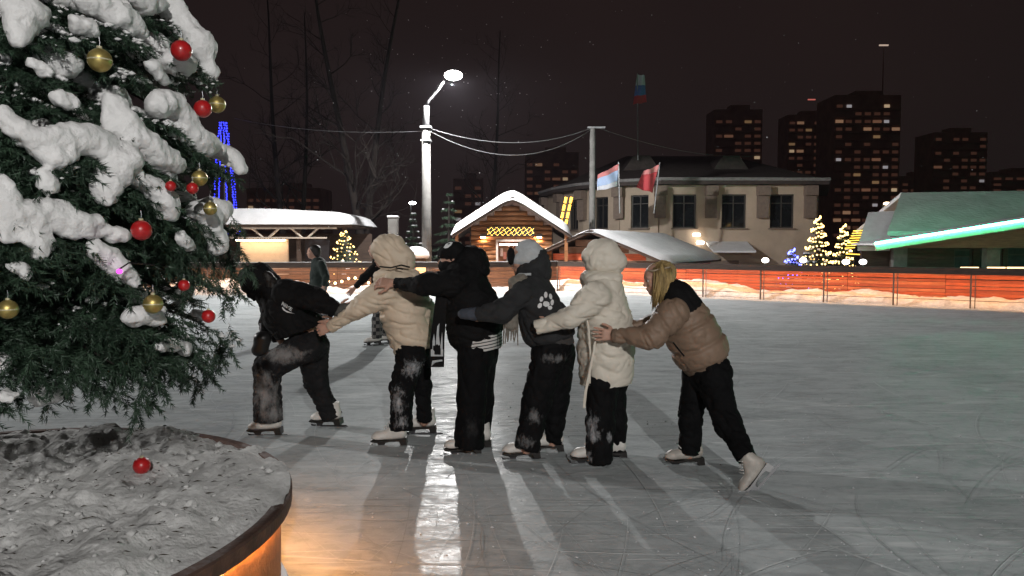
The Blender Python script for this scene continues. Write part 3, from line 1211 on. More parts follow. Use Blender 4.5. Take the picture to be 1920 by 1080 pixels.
def green_building():
    d0 = 26.0
    root = empty('lit_gable_building', (15.5, d0, -1.3))
    tag(root, 'dark wooden building with snowy roof and a bright green light line', 'building')
    O = Vector((15.5, d0, -1.3))
    # main roof slope facing the rink, ridge along x
    e0_, e1_ = P(1664, 434, 28.0) - O, P(2300, 428, 28.0) - O
    r0_, r1_ = P(1690, 361, 31.5) - O, P(2300, 352, 31.5) - O
    mb = MB()
    t = Vector((0, 0, .16))
    mb.add([e0_, e1_, r1_, r0_, e0_ - t, e1_ - t, r1_ - t, r0_ - t],
           [(0, 1, 2, 3), (7, 6, 5, 4), (0, 4, 5, 1), (1, 5, 6, 2), (2, 6, 7, 3), (3, 7, 4, 0)])
    mb.build('roof', mat('thin_roof_snow', (.46, .47, .48), .85, .2, 1.2, .6, 6.0, bdist=.05), root)
    bk0, bk1 = r0_ + Vector((-.4, 3.5, -1.6)), r1_ + Vector((0, 3.5, -1.6))
    MB().add([r0_, r1_, bk1, bk0, r0_ - t, r1_ - t, bk1 - t, bk0 - t],
             [(0, 1, 2, 3), (7, 6, 5, 4), (0, 4, 5, 1), (1, 5, 6, 2), (2, 6, 7, 3), (3, 7, 4, 0)]).build('rear_roof', M_SNOW, root, (0, 0.02, 0))
    # lower roof of the annex on the left
    a0, a1 = P(1608, 462, 28.5) - O, P(1700, 462, 28.5) - O
    a2, a3 = P(1700, 394, 31.0) - O, P(1628, 398, 31.0) - O
    MB().add([a0, a1, a2, a3, a0 - t, a1 - t, a2 - t, a3 - t],
             [(0, 1, 2, 3), (7, 6, 5, 4), (0, 4, 5, 1), (1, 5, 6, 2), (2, 6, 7, 3), (3, 7, 4, 0)]).build('annex_roof', M_SNOW, root)
    zw = a0.z - .1
    MB().box(((a0.x + a1.x) / 2 + .1, 3.0, zw / 2), (a1.x - a0.x - .5, .15, zw)).build('annex_wall', M_DARKWOOD, root)
    # body wall: planks with three windows
    ze = e0_.z - .1
    x0 = e0_.x + .35
    wl_ = MB()
    A, B = (x0, 2.4), (x0 + 9.5, 2.4)
    px_u = lambda px: (P(px, 480, 28.4) - O).x - x0
    ops = [(px_u(1786), px_u(1822), P(0, 503, 28.4).z + 1.3 - .35, P(0, 467, 28.4).z + 1.3),
           (px_u(1834), px_u(1878), P(0, 503, 28.4).z + 1.3 - .35, P(0, 467, 28.4).z + 1.3),
           (px_u(1886), px_u(1935), P(0, 503, 28.4).z + 1.3 - .35, P(0, 462, 28.4).z + 1.3)]
    w = wall_panel(root, A, B, 0, ze, ops, M_DARKWOOD, .2)
    for o in ops:
        f = window(root, *o, th=.2, mull=0, glass=mat('grey_glass', (.05, .065, .065), .15))
        place_in(f, w)
    zpl = .1
    while zpl < ze - .2:
        MB().box((px_u(1768) / 2, -.125, zpl + .1), (px_u(1768), .05, .19)).build('plank', M_DARKWOOD, root, (x0, 2.4, 0))
        zpl += .21
    MB().box((x0 + px_u(1668) + .25, 2.2, ze / 2), (.5, .2, ze)).build('corner_post', M_CONCRETE, root)
    # porch gable: slanting barge board with a light line, gable boarding under it, mirrored beyond the frame
    g0 = P(1640, 458, d0) - O
    g1 = P(1920, 414, d0 - .6) - O
    dv = g1 - g0
    apex = g0 + dv * 1.75
    far = Vector((apex.x + (apex.x - g0.x), apex.y + dv.y * 1.75, g0.z))
    for p, q in ((g0, apex), (apex, far)):
        ax = (q - p)
        L = ax.length
        rotm = ax.to_track_quat('X', 'Z').to_euler()
        mid = (p + q) / 2
        MB().box((0, 0, -.12), (L, .07, .20)).build('barge_board', M_PLASTER, root, mid, rotm)
        MB().box((0, -.06, .03), (L, .06, .065)).build('light_strip', glow('green_led', (.05, 1.0, .46), GREEN_LED), root, mid, rotm)
        MB().box((0, 1.3, -.02), (L, 2.55, .06)).build('porch_roof', M_SNOW, root, mid + Vector((0, 0, .02)), rotm)
    MB().add([(g0.x + .5, .15, g0.z - .12), (apex.x, apex.y + .15, apex.z - .32), (far.x, far.y + .15, far.z - .12),
              (g0.x + .5, .22, g0.z - .12), (apex.x, apex.y + .22, apex.z - .32), (far.x, far.y + .22, far.z - .12)],
             [(0, 1, 2)[::-1], (3, 4, 5), (0, 3, 4, 1), (1, 4, 5, 2), (2, 5, 3, 0)]).build('gable_board', M_SLAT_BROWN, root)
    MB().box(((P(1880, 440, d0) - O).x, .6, g0.z / 2 + .35), (.45, .3, g0.z + .5)).build('porch_post', M_CONCRETE, root)
    for px in (1818, 1868, 1905):
        c = P(px, 502, 25.6) - O
        MB().box((0, 0, 0), (.55, .10, .05)).build('sill_lamp', glow('sill_lamp', (1.0, .62, .35), 2.5), root, c)


green_building()


# ---------------------------------------------------------------- the dark town far behind
def far_block(px0, px1, ytop, d, label, seed, density=.16, storey=3.0, bright=1.0, cols=7, yset=None, ylow=440):
    r2 = random.Random(seed)
    a, b = P(px0, ytop, d), P(px1, ytop, d)
    w = b.x - a.x
    h = a.z + 1.3
    root = empty('apartment_tower', ((a.x + b.x) / 2, d, -1.3))
    tag(root, label, 'tower', 'apartment towers on the horizon')
    MB().box((0, w * .35, h / 2), (w, w * .7, h)).box((w * .08, w * .3, h + 1.2), (w * .4, w * .3, 2.4)).build('wall', M_TOWER, root)
    ns = int(h / storey)
    bands = MB()
    for s in range(1, ns):
        bands.box((0, -.35, s * storey - .55), (w * .985, .7, .9))
    bands.build('balcony_bands', M_TOWER, root)
    cw = w / cols
    wm = [MB().box((0, 0, 0), (cw * f, .3, storey * .42)).mesh('lit_window') for f in (.55, .8)]
    wm += [MB().box((0, 0, 0), (cw * f, .3, storey * .36)).mesh('lit_window') for f in (.9, .5, .7)]
    for me, c_, st in ((wm[0], (1.0, .74, .46), .30 * bright), (wm[1], (1.0, .58, .34), .15 * bright), (wm[2], (1.0, .50, .30), .09 * bright),
                       (wm[3], (.92, .90, .95), .22 * bright), (wm[4], (1.0, .62, .30), .12 * bright)):
        me.materials.append(glow('lit_window_%.2f_%.2f' % (st, c_[1]), c_, st))
    zmin = P(0, ylow, d).z + 1.3
    n_lit = 0
    dim = MB()
    for s in range(1, ns):
        zc = s * storey + .55
        for c in range(cols):
            if zc > zmin and r2.random() < density:
                x = -w / 2 + cw * (c + .5)
                o = link('lit_window', r2.choice(wm), None, root, (x, -.12, zc))
                n_lit += 1
            elif r2.random() < .55:
                dim.box((-w / 2 + cw * (c + .5), -.10, zc), (cw * .62, .2, storey * .40))
    if dim.v:
        dim.build('added_glow_panes', glow('added_tower_glow', (1.0, .46, .30), .028), root)['kind'] = 'stuff'  # unlit panes given a faint glow, added to brighten the dark tower walls


far_block(1340, 1430, 205, 330, 'dark apartment tower above the left part of the hipped roof', 3, .13, cols=5, ylow=300)
far_block(1478, 1556, 215, 380, 'dark apartment tower just left of the tallest tower', 4, .14, cols=5, ylow=400, storey=3.4)
far_block(1566, 1690, 178, 310, 'tallest apartment tower with rows of lit windows', 5, .22, cols=7, bright=1.25, ylow=430)
far_block(1752, 1852, 248, 340, 'apartment tower with lit rows above the green lit building', 6, .17, cols=6, bright=.9, ylow=370)
far_block(1690, 1752, 330, 400, 'low dark apartment block right of the tallest tower', 7, .16, cols=4, bright=.7, ylow=380)
far_block(1860, 1990, 322, 400, 'low dark apartment block at the right picture edge', 8, .10, cols=6, ylow=370)
far_block(850, 905, 335, 300, 'narrow lit block between the lamp pole and the kiosk', 9, .34, cols=3, bright=1.0)
far_block(985, 1085, 285, 330, 'dark block behind the kiosk roof ridge', 10, .14, cols=6, bright=.8)
far_block(462, 600, 352, 330, 'long low block above the snowy pavilion roof', 12, .06, cols=9, bright=.9, ylow=400)
MB().tube([(0, 0, 0), (0, 0, 22)], [.35, .12], 6).build('mast', M_TOWER, bpy.data.objects['apartment_tower.002'], (8, 5, 60))
for nm, loc in (('apartment_tower.002', (8, 5, 82.6)), ('apartment_tower.001', (3, 5, 74))):
    MB().box((0, 0, 0), (3.6, .6, .5)).build('warning_light', glow('warning_red' if '1' in nm else 'warning_white', (1.0, .25, .2) if '1' in nm else (1, .75, .6), .5), bpy.data.objects[nm], loc)


# ---------------------------------------------------------------- people on the ice
M_SKIN = mat('skin', (0.52, 0.30, 0.22), 0.55, 0.10, 14.0, 0.15, 120.0)
M_SKATE = mat('white_skate_leather', (0.72, 0.69, 0.64), 0.45, 0.12, 12.0, 0.2, 90.0)
M_SKATE_GREY = mat('scuffed_skate_leather', (0.50, 0.46, 0.41), 0.5, 0.25, 12.0, 0.2, 90.0)
M_SOLE = mat('black_sole', (0.02, 0.017, 0.015), 0.35, 0.2)
M_BLADE = mat('blade_steel', (0.045, 0.045, 0.048), 0.4, 0.15, 20.0, metal=0.3)
M_LACE = mat('skate_lace', (0.78, 0.76, 0.72), 0.8, 0.1)
M_BLACK_CLOTH = mat('black_cloth', (0.0070, 0.0067, 0.0070), 0.85, 0.3, 8.0, 0.5, 45.0, bdist=0.015, spec=0.18)
M_CREAM = mat('cream_puffer', (0.70, 0.57, 0.43), 0.6, 0.07, 4.0, 0.25, 60.0, bdist=0.006)
M_WHITE_COAT = mat('ivory_puffer', (0.72, 0.66, 0.56), 0.6, 0.06, 4.0, 0.25, 60.0, bdist=0.006)
M_TAN = mat('tan_puffer', (0.245, 0.165, 0.113), 0.6, 0.08, 4.0, 0.25, 60.0, bdist=0.006)
M_HOODIE = mat('charcoal_fleece', (0.024, 0.0245, 0.026), 0.95, 0.3, 12.0, 0.6, 120.0)
M_HOODIE_HEM = mat('grey_rib', (0.055, 0.052, 0.05), 0.95, 0.2, 12.0, 0.6, 120.0)
M_WHITEKNIT = mat('pale_knit', (0.50, 0.52, 0.53), 0.95, 0.12, 20.0, 0.6, 160.0)
M_GREYGLOVE = mat('grey_glove', (0.10, 0.095, 0.085), 0.9, 0.25, 20.0, 0.5, 120.0)
M_BLUEGLOVE = mat('blue_grey_cuff', (0.055, 0.065, 0.085), 0.9, 0.25, 20.0, 0.5, 120.0)
M_WHITE_PRINT = mat('white_print', (0.75, 0.75, 0.75), 0.7, 0.08)
M_BLONDE = mat('blonde_hair', (0.46, 0.32, 0.13), 0.45, 0.55, 9.0, 0.8, 60.0, stretch=(5, 5, 0.7))
M_DARKHAIR = mat('dark_brown_hair', (0.011, 0.0075, 0.0055), 0.5, 0.4, 30.0, 0.6, 60.0)


def skate_parts():
    bo = [cap((-.045, 0, .108), (.115, 0, .090), .044, .038), ell((.135, 0, .082), .050, .044, .032),
          cap((-.035, 0, .13), (-.032, 0, .215), .044, .049, 1.0, None, True), cap((.02, 0, .14), (-.01, 0, .18), .036, .038)]
    v, q = implicit(bo, .0075, .03, cuts=[((0, 0, .060), (0.05, 0, -1))])
    boot = np_mesh('skate', v, q)
    boot.materials.append(M_SKATE)
    so = MB()
    prof = [(-.094, .026), (-.045, .026), (-.035, .052), (.03, .052), (.08, .044), (.15, .044), (.186, .054), (.182, .064), (.12, .056), (.04, .063), (-.03, .072), (-.088, .076)]
    so.prism(prof, -.0465, .0465, 'y')
    sole = so.mesh('sole')
    sole.materials.append(M_SOLE)
    bl = MB()
    bl.prism([(-.150, .004), (-.10, 0), (.12, 0), (.178, .008), (.190, .026), (.170, .022), (.12, .016), (-.13, .016)], -.003, .003, 'y')
    bl.prism([(-.085, .015), (-.055, .015), (-.048, .028), (-.092, .028)], -.006, .006, 'y')
    bl.prism([(.085, .015), (.125, .015), (.150, .046), (.070, .046)], -.006, .006, 'y')
    blade = bl.mesh('blade')
    blade.materials.append(M_BLADE)
    lc = MB()
    for i in range(5):
        t = i / 4
        x, z = .075 - .055 * t, .150 + .055 * t
        lc.tube([(x, -.030, z - .006), (x + .012, 0, z + .010), (x, .030, z - .006)], .004, 5)
    lace = lc.mesh('laces')
    lace.materials.append(M_LACE)
    return boot, sole, blade, lace


SK = skate_parts()
boot2 = SK[0].copy()
boot2.materials.clear()
boot2.materials.append(M_SKATE_GREY)


def skate(root, at, toe=(-1, 0, 0), up=(0, 0, 1), grey=False, scale=1.06):
    o = Vector(at) - root.location
    t = Vector(toe).normalized()
    u = Vector(up)
    u = (u - t * u.dot(t)).normalized()
    y = u.cross(t)
    m = Matrix((t, y, u)).transposed()
    s = link('skate', boot2 if grey else SK[0], None, root, o, m.to_euler(), (scale,) * 3)
    for nm, me in zip(('sole', 'blade', 'laces'), SK[1:]):
        link(nm, me, None, s)
    return s


def garment(name, prims, m, root, h=0.012, k=0.04, fold=None, quilt=None, cuts=(), lump=None, soft=1, parent=None):
    """cloth shell from limb shapes, with creases (amp, freq, direction, stretch) and quilting (axis, spacing, depth)"""
    v, q = implicit(prims, h, k, cuts)
    v = relax(v, q, soft)
    n_ = vnormals(v, q)
    o = np.array(root.location)
    loc = v - o
    dsp = np.zeros(len(v))
    if lump:
        dsp += lump[0] * wav(loc, lump[1], 17)
    if fold:
        sd = fold[4] if len(fold) > 4 else 3
        fq = fold[1] * 2.1
        dsp -= fold[0] * 0.95 * folds(loc, fq, sd, fold[2], fold[3])
        dsp -= fold[0] * 0.55 * folds(loc, fq * 1.9, sd + 50, fold[2], fold[3])
        dsp += fold[0] * 0.6 * wav(loc, fq * 0.5, 23)
    if quilt:
        ax, sp, dep = quilt
        ax = np.array(ax, float)
        ax /= np.linalg.norm(ax)
        s = (loc @ ax) / sp + 0.05 * wav(loc, 5.0, 31)
        fr = np.abs(s - np.round(s))
        dsp -= dep * np.exp(-(fr / 0.10) ** 2)
    v = relax(v + n_ * dsp[:, None], q, 1, .45)
    me = np_mesh(name, v - o, q)
    ob = link(name, me, m, parent or root)
    return ob


def hand(wrist, dirn, back, side, curl=0.35, spread=0.12, size=1.0):
    """palm, four unequal bent fingers and a thumb leaving the side of the palm; back = normal of the hand's back,
    side = where the thumb leaves"""
    d = Vector(dirn).normalized()
    b = Vector(back)
    b = (b - d * b.dot(d)).normalized()
    s = Vector(side)
    s = (s - d * s.dot(d) - b * s.dot(b)).normalized()
    w = Vector(wrist)
    out = []
    S = size
    for i, (off, ln) in enumerate(((.034, .074), (.0115, .083), (-.0115, .077), (-.033, .060))):
        kn = w + d * .088 * S + s * off * S + b * (.004 - abs(off) * .1) * S
        out.append(dict(cap(w + s * off * .55 * S + d * .01, kn, .0155 * S, .0125 * S), k=.012))
        ang = curl * .6
        p = kn
        fd = (d + s * (off * spread * 22)).normalized()
        for j, fr in enumerate((.45, .31, .24)):
            dd = (fd * math.cos(ang) - b * math.sin(ang)).normalized()
            qn = p + dd * ln * fr * S
            out.append(dict(cap(p, qn, (.0102 - j * .0008) * S, (.0096 - j * .001) * S), k=.004))
            p = qn
            ang += curl
    t0 = w + d * .025 * S + s * .022 * S
    t1 = t0 + (d * .5 + s * .75 - b * .25).normalized() * .042 * S
    t2 = t1 + (d * .85 + s * .45 - b * .3).normalized() * .034 * S
    t3 = t2 + (d * .95 + s * .15 - b * .3).normalized() * .026 * S
    out += [dict(cap(t0, t1, .016 * S, .0125 * S), k=.012), dict(cap(t1, t2, .0115 * S, .0105 * S), k=.006), dict(cap(t2, t3, .0105 * S, .009 * S), k=.004)]
    return out


def head_prims(c, f, u=(0, 0, 1)):
    f = Vector(f).normalized()
    u = Vector(u)
    u = (u - f * u.dot(f)).normalized()
    s = u.cross(f)
    rot = Matrix((f, s, u)).transposed()
    c = Vector(c)
    at = lambda a, b_, d: c + f * a + s * b_ + u * d
    pr = [ell(c + u * .02, .100, .077, .095, rot), ell(at(.022, 0, -.045), .072, .060, .075, rot), ell(at(.058, 0, -.088), .030, .034, .028, rot)]
    pr += [dict(cap(at(.082, 0, .012), at(.108, 0, -.026), .009, .0135), k=.012), dict(ell(at(.092, 0, -.060), .014, .024, .010, rot), k=.008),
           dict(cap(at(.083, -.045, .026), at(.083, .045, .026), .012, .012), k=.014)]
    for sg in (-1, 1):
        pr.append(dict(ell(at(-.012, sg * .078, -.008), .017, .010, .030, rot), k=.006))
        pr.append(dict(ell(at(.066, sg * .042, -.028), .024, .022, .020, rot), k=.02))
    return pr


def add_eyes(root, body, c, f, u=(0, 0, 1)):
    f = Vector(f).normalized()
    u = Vector(u)
    u = (u - f * u.dot(f)).normalized()
    s = u.cross(f)
    for sg in (-1, 1):
        p = Vector(c) + f * .083 + s * sg * .033 + u * .004 - root.location
        e = MB().sphere((0, 0, 0), .0125, 10, 8).build('eye', mat('eye_white', (.6, .58, .55), .2), root, p, smooth=True)
        MB().sphere(f * .0065, .0075, 8, 6).build('iris', mat('iris', (.05, .03, .02), .2), e, smooth=True)


def body(root, head, f, neck, chest, pelvis, arms, legs, hands=(), u=(0, 0, 1), h=.0068):
    pr = head_prims(head, f, u)
    pr += [cap(Vector(head) - Vector((0, 0, .04)), neck, .05, .055), cap(neck, chest, .058, .105, 1.3), cap(chest, pelvis, .105, .115, 1.3)]
    for a in arms:
        pr += [cap(chest, a[0], .07, .055)] + chain(a, (.052, .042, .030))
    for g in legs:
        pr += [cap(pelvis, g[0], .10, .085)] + chain(g, (.085, .055, .042))
    for hd in hands:
        pr += hd
    v, q = implicit(pr, h, .03)
    o = np.array(root.location)
    ob = link('body', np_mesh('body', v - o, q), M_SKIN, root)
    return ob


def stick_on(name, polys, d0, target, root, m, parent=None, lift=.004, sub=3):
    """flat print: outlines in picture positions laid on the cloth surface along the sight lines"""
    me = target.data
    bvh = BVHTree.FromPolygons([v.co + root.location for v in me.vertices], [tuple(p.vertices) for p in me.polygons])
    mb = MB()
    eye = Vector((0, 0, CAMZ))
    for poly in polys:
        vs = []
        # fan with a centre vertex, edges subdivided so that the print follows the cloth
        pts = []
        for i in range(len(poly)):
            a, b = poly[i], poly[(i + 1) % len(poly)]
            for k in range(sub):
                pts.append((a[0] + (b[0] - a[0]) * k / sub, a[1] + (b[1] - a[1]) * k / sub))
        cx = sum(p[0] for p in pts) / len(pts)
        cy = sum(p[1] for p in pts) / len(pts)
        pts.append((cx, cy))
        for px, py in pts:
            t = P(px, py, d0)
            dr = (t - eye).normalized()
            hit = bvh.ray_cast(eye, dr)
            p = hit[0] if hit[0] is not None else t
            nn = hit[1] if hit[0] is not None else -dr
            if nn.dot(dr) > 0:
                nn = -nn
            vs.append(p + (nn * .6 - dr * .6) * lift - root.location)
        n_ = len(vs) - 1
        mb.add(vs, [(n_, (i + 1) % n_, i) for i in range(n_)])
    return mb.build(name, m, parent or target)


def arm_sleeve(pts, rad):
    out = [cap(pts[i], pts[i + 1], rad[i], rad[i + 1]) for i in range(len(pts) - 1)]
    out[-1]['fb'] = True
    return out


def trouser_prims(waist, wr, legs, flat=True):
    """waist point, waist radius, legs: (points hip..hem, radii)"""
    out = []
    for pts, rad in legs:
        out.append(cap(waist, pts[0], wr, rad[0], 1.15))
        for i in range(len(pts) - 1):
            last = i == len(pts) - 2
            out.append(cap(pts[i], pts[i + 1], rad[i], rad[i + 1], 1.05, None, (True if last else None)))
    return out


def person_root(px, py, d, label):
    p = P(px, py, d)
    o = empty('person', (p.x, d, 0.0))
    return tag(o, label, 'person', 'line of skaters')


# ---- first skater: black jacket, bent far forward ------------------------------------------------
def skater_black_front():
    d0 = 6.75
    J = lambda px, py, dd=0.0: P(px, py, d0 + dd)
    r = lambda a: a / FPX * d0
    root = person_root(545, 800, d0, 'skater in black jacket bent low at the head of the line')
    f = (-.80, -.10, -.58)
    u = (-.5, 0, .85)
    near = [J(540, 552, -.20), J(596, 563, -.26), J(634, 583, -.22)]
    far = [J(520, 560, .20), J(505, 612, .25), J(528, 640, .22)]
    front = [J(575, 648, -.08), J(500, 690, -.11), J(503, 790, -.12)]
    rear = [J(586, 652, .10), J(592, 716, .15), J(624, 783, .20)]
    hd = J(483, 532)
    b_ = body(root, hd, f, J(508, 548), J(530, 570), J(580, 640), [near, far], [front, rear],
              [hand(near[2], (.85, -.15, .30), (0, -1, .2), (0, -.2, 1), .5), hand(far[2], (.5, 0, -.6), (0, 1, 0), (-1, 0, 0), .4)], u)
    add_eyes(root, b_, hd, f, u)
    tr = trouser_prims(J(583, 645), r(31), [(front, (r(30), r(25.5), r(27))), (rear, (r(31), r(22.5), r(20.5)))])
    spots = [((J(530, 665, -.2) - root.location), (.26, .35, .09)), ((J(498, 735, -.2) - root.location), (.14, .35, .24)),
             ((J(510, 775, -.2) - root.location), (.12, .35, .10))]
    tm = cloth_patches('washed_black_denim', (.016, .016, .017), spots, (.23, .225, .22), nscale=16.0, thr=.42)
    garment('trousers', tr, tm, root, fold=(.014, 17.0, (0, 0, 1), 1.6, 4))
    jk = [cap(J(512, 554), J(538, 585), r(30), r(44), 1.35), cap(J(538, 585), J(567, 622), r(44), r(47), 1.3, None, (35, 0, -94))]
    jk += arm_sleeve([J(538, 548, -.18), J(592, 562, -.26), J(630, 582, -.22)], (r(27), r(22), r(15)))
    jk += arm_sleeve([J(518, 556, .20), J(505, 612, .25), J(524, 636, .22)], (r(24), r(19), r(14)))
    jk += [ell(J(516, 545), r(26), r(36), r(22))]
    jo = garment('jacket', jk, M_BLACK_CLOTH, root, fold=(.014, 14.0, None, 1, 9))
    # hood pulled over the head, dark hair showing at its edge
    hp = [ell(J(486, 524), r(31), r(29), r(33)), ell(J(503, 535), r(28), r(30), r(26)), cap(J(470, 520), J(470, 548), r(22), r(18))]
    garment('hood', hp, M_BLACK_CLOTH, root, k=.03, fold=(.010, 18.0, None, 1, 5), cuts=[(J(460, 545), (-.75, 0, -.5))])
    garment('hair', [cap(J(502, 516, -.11), J(512, 536, -.125), r(9), r(10)), cap(J(512, 536, -.125), J(500, 556, -.13), r(9), r(5))], M_DARKHAIR, root, h=.008, fold=(.008, 60.0, (0, 0, 1), .3, 2))
    garment('glove', [cap(J(632, 583, -.22), J(645, 580, -.23), r(12), r(10.5)), cap(J(645, 580, -.23), J(655, 574, -.24), r(9), r(6))], M_GREYGLOVE, root, h=.008, fold=(.006, 40.0, None, 1))
    # white lettering and tick mark across the back
    A = lambda x, y: (530 + x * .84 - y * .30, 565 + x * .56 + y * .80)
    let = []
    for i, strokes in enumerate(([(0, 0, 1.6, 8), (1.6, 0, 5, 8), (5, 0, 6.4, 8)], [(0, 0, 1.8, 8)], [(0, 0, 1.6, 8), (1.8, 3.2, 6, 0), (1.8, 4, 6, 8)], [(0, 0, 1.6, 8), (1.6, 0, 5, 1.4), (1.6, 3.3, 4.4, 4.7), (1.6, 6.6, 5, 8)])):
        x0 = (0, 7.4, 10.2, 17.0)[i]
        for a, c, e, g_ in strokes:
            if i == 0 and a == 1.6:
                let.append([A(x0 + .2, 0), A(x0 + 2, 0), A(x0 + 6.2, 8), A(x0 + 4.4, 8)])
            elif i == 2 and a == 1.8:
                let.append([A(x0 + a, 4), A(x0 + a + 1.2, 5), A(x0 + e + .8, g_ + .6), A(x0 + e - 1, g_)])
            else:
                let.append([A(x0 + a, c), A(x0 + e, c), A(x0 + e, g_), A(x0 + a, g_)])
    let.append([A(3, 10.5), A(8, 13.6), A(14, 13.4), A(30, 8.4), A(15, 15.6), A(7, 15.9), A(3.4, 13.6)])
    let.append([A(-1, -3.4), A(6, -6), A(6.5, -4.6), A(0, -2.2)]) if False else None
    stick_on('print', let, d0, jo, root, M_WHITE_PRINT)
    skate(root, P(508, 818, 6.62), (-1, -.03, 0))
    skate(root, P(622, 800, 6.94), (-.98, .15, -.03), (-.25, 0, 1))
    # the small bag that hangs from a strap
    bg_ = empty('shoulder_bag', J(490, 645, -.24))
    tag(bg_, 'small black pouch hanging from the front skater on a strap', 'bag')
    o = bg_.location
    pr = [cap(J(497, 634, -.24), J(484, 656, -.24), r(12), r(12), 1.0), cap(J(490, 636, -.24), J(492, 654, -.24), r(14), r(11))]
    v, q = implicit(pr, .008, .03)
    link('pouch', np_mesh('pouch', v - np.array(o), q), M_BLACKPLASTIC, bg_)
    MB().tube([J(488, 606, -.22) - o, J(488, 625, -.235) - o, J(490, 640, -.24) - o], .007, 6).build('strap', mat('strap', (.25, .25, .26), .5), bg_)
    MB().tube([J(520, 622, -.24) - o, J(503, 634, -.25) - o], .006, 6).build('strap', M_BLACKPLASTIC, bg_)


# ---- second skater: cream puffer, hood up -------------------------------------------------------
def skater_cream():
    d0 = 6.45
    J = lambda px, py, dd=0.0: P(px, py, d0 + dd)
    r = lambda a: a / FPX * d0
    root = person_root(760, 820, d0, 'skater in cream puffer jacket with its hood up, second in line')
    f = (-1, -.05, -.12)
    near = [J(730, 548, -.20), J(672, 580, -.22), J(621, 613, -.12)]
    far = [J(730, 548, .20), J(676, 576, .24), J(632, 604, .18)]
    ln = [J(772, 662, -.09), J(753, 728, -.14), J(752, 806, -.15)]
    lf = [J(780, 660, .10), J(794, 722, .12), J(795, 790, .14)]
    hd = J(724, 474)
    b_ = body(root, hd, f, J(742, 505), J(750, 545), J(776, 640), [near, far], [ln, lf],
              [hand(near[2], (-.88, .05, -.28), (0, -1, .15), (-.2, 0, 1), .75), hand(far[2], (-.9, -.1, -.2), (0, 1, 0), (0, 0, 1), .4)])
    add_eyes(root, b_, hd, f)
    tr = trouser_prims(J(777, 648), r(33), [(ln, (r(30), r(23), r(22))), (lf, (r(26), r(17.5), r(15.5)))])
    spots = [((J(775, 690, -.2) - root.location), (.13, .35, .11)), ((J(748, 752, -.2) - root.location), (.085, .35, .19)),
             ((J(752, 790, -.2) - root.location), (.09, .3, .08))]
    garment('trousers', tr, cloth_patches('snowy_black_trousers', (.0065, .0065, .007), spots), root, fold=(.014, 15.0, (0, 0, 1), 1.5, 6))
    jk = [cap(J(746, 538), J(763, 585), r(42), r(50), 1.2), cap(J(763, 585), J(774, 628), r(50), r(45), 1.15),
          cap(J(774, 628), J(778, 654), r(45), r(38), 1.15, None, (18, 0, -69))]
    jk += arm_sleeve([J(726, 547, -.20), J(672, 579, -.23), J(623, 612, -.12)], (r(27), r(20), r(13.5)))
    jk += arm_sleeve([J(726, 547, .20), J(676, 576, .24), J(636, 601, .18)], (r(25), r(18), r(12)))
    jo = garment('jacket', jk, M_CREAM, root, fold=(.013, 7.5, (.3, 0, 1), 2.3, 12), quilt=((.18, 0, 1), .27, .010), lump=(.008, 9), h=.010)
    garment('cuff', [cap(J(628, 609, -.13), J(618, 615, -.12), r(11.5), r(11), 1, True, True)], mat('cream_rib', (.58, .47, .35), .9, .1, 30.0, .5, 150.0), root, h=.008, parent=jo)
    garment('hem_band', [cap(J(776, 645), J(778.5, 658), r(39.5), r(37.5), 1.16, True, (18, 0, -69))], mat('cream_rib', (.58, .47, .35)), root, parent=jo, fold=(.004, 26.0, (0, 0, 1), .3, 2))
    col_ = [ell(J(744, 514), r(40), r(36), r(16)), cap(J(714, 523), J(775, 520), r(15), r(14), 1.7)]
    garment('collar', col_, M_CREAM, root, h=.010, fold=(.010, 16.0, (1, 0, 0), .5, 3))
    hp = [ell(J(726, 468), r(31), r(29), r(29)), ell(J(737, 457), r(22), r(24), r(17)), ell(J(756, 482), r(25), r(28), r(22)),
          cap(J(735, 492), J(757, 496), r(24), r(22), 1.15)]
    ho = garment('hood', hp, M_CREAM, root, h=.010, k=.045, fold=(.012, 9.0, (.7, 0, .7), 2.0, 8))
    MB().tube([J(712, 500, -.17) - root.location, J(733, 502, -.215) - root.location, J(752, 497, -.215) - root.location, J(768, 501, -.17) - root.location], .007, 6).build('drawcord', M_BLACKPLASTIC, ho)
    MB().tube([J(742, 502, -.222) - root.location, J(756, 505, -.22) - root.location], .006, 6).build('drawcord', M_BLACKPLASTIC, ho)
    skate(root, P(741, 838, 6.29), (-1, -.05, 0))
    skate(root, P(797, 814, 6.66), (-1, -.02, 0))


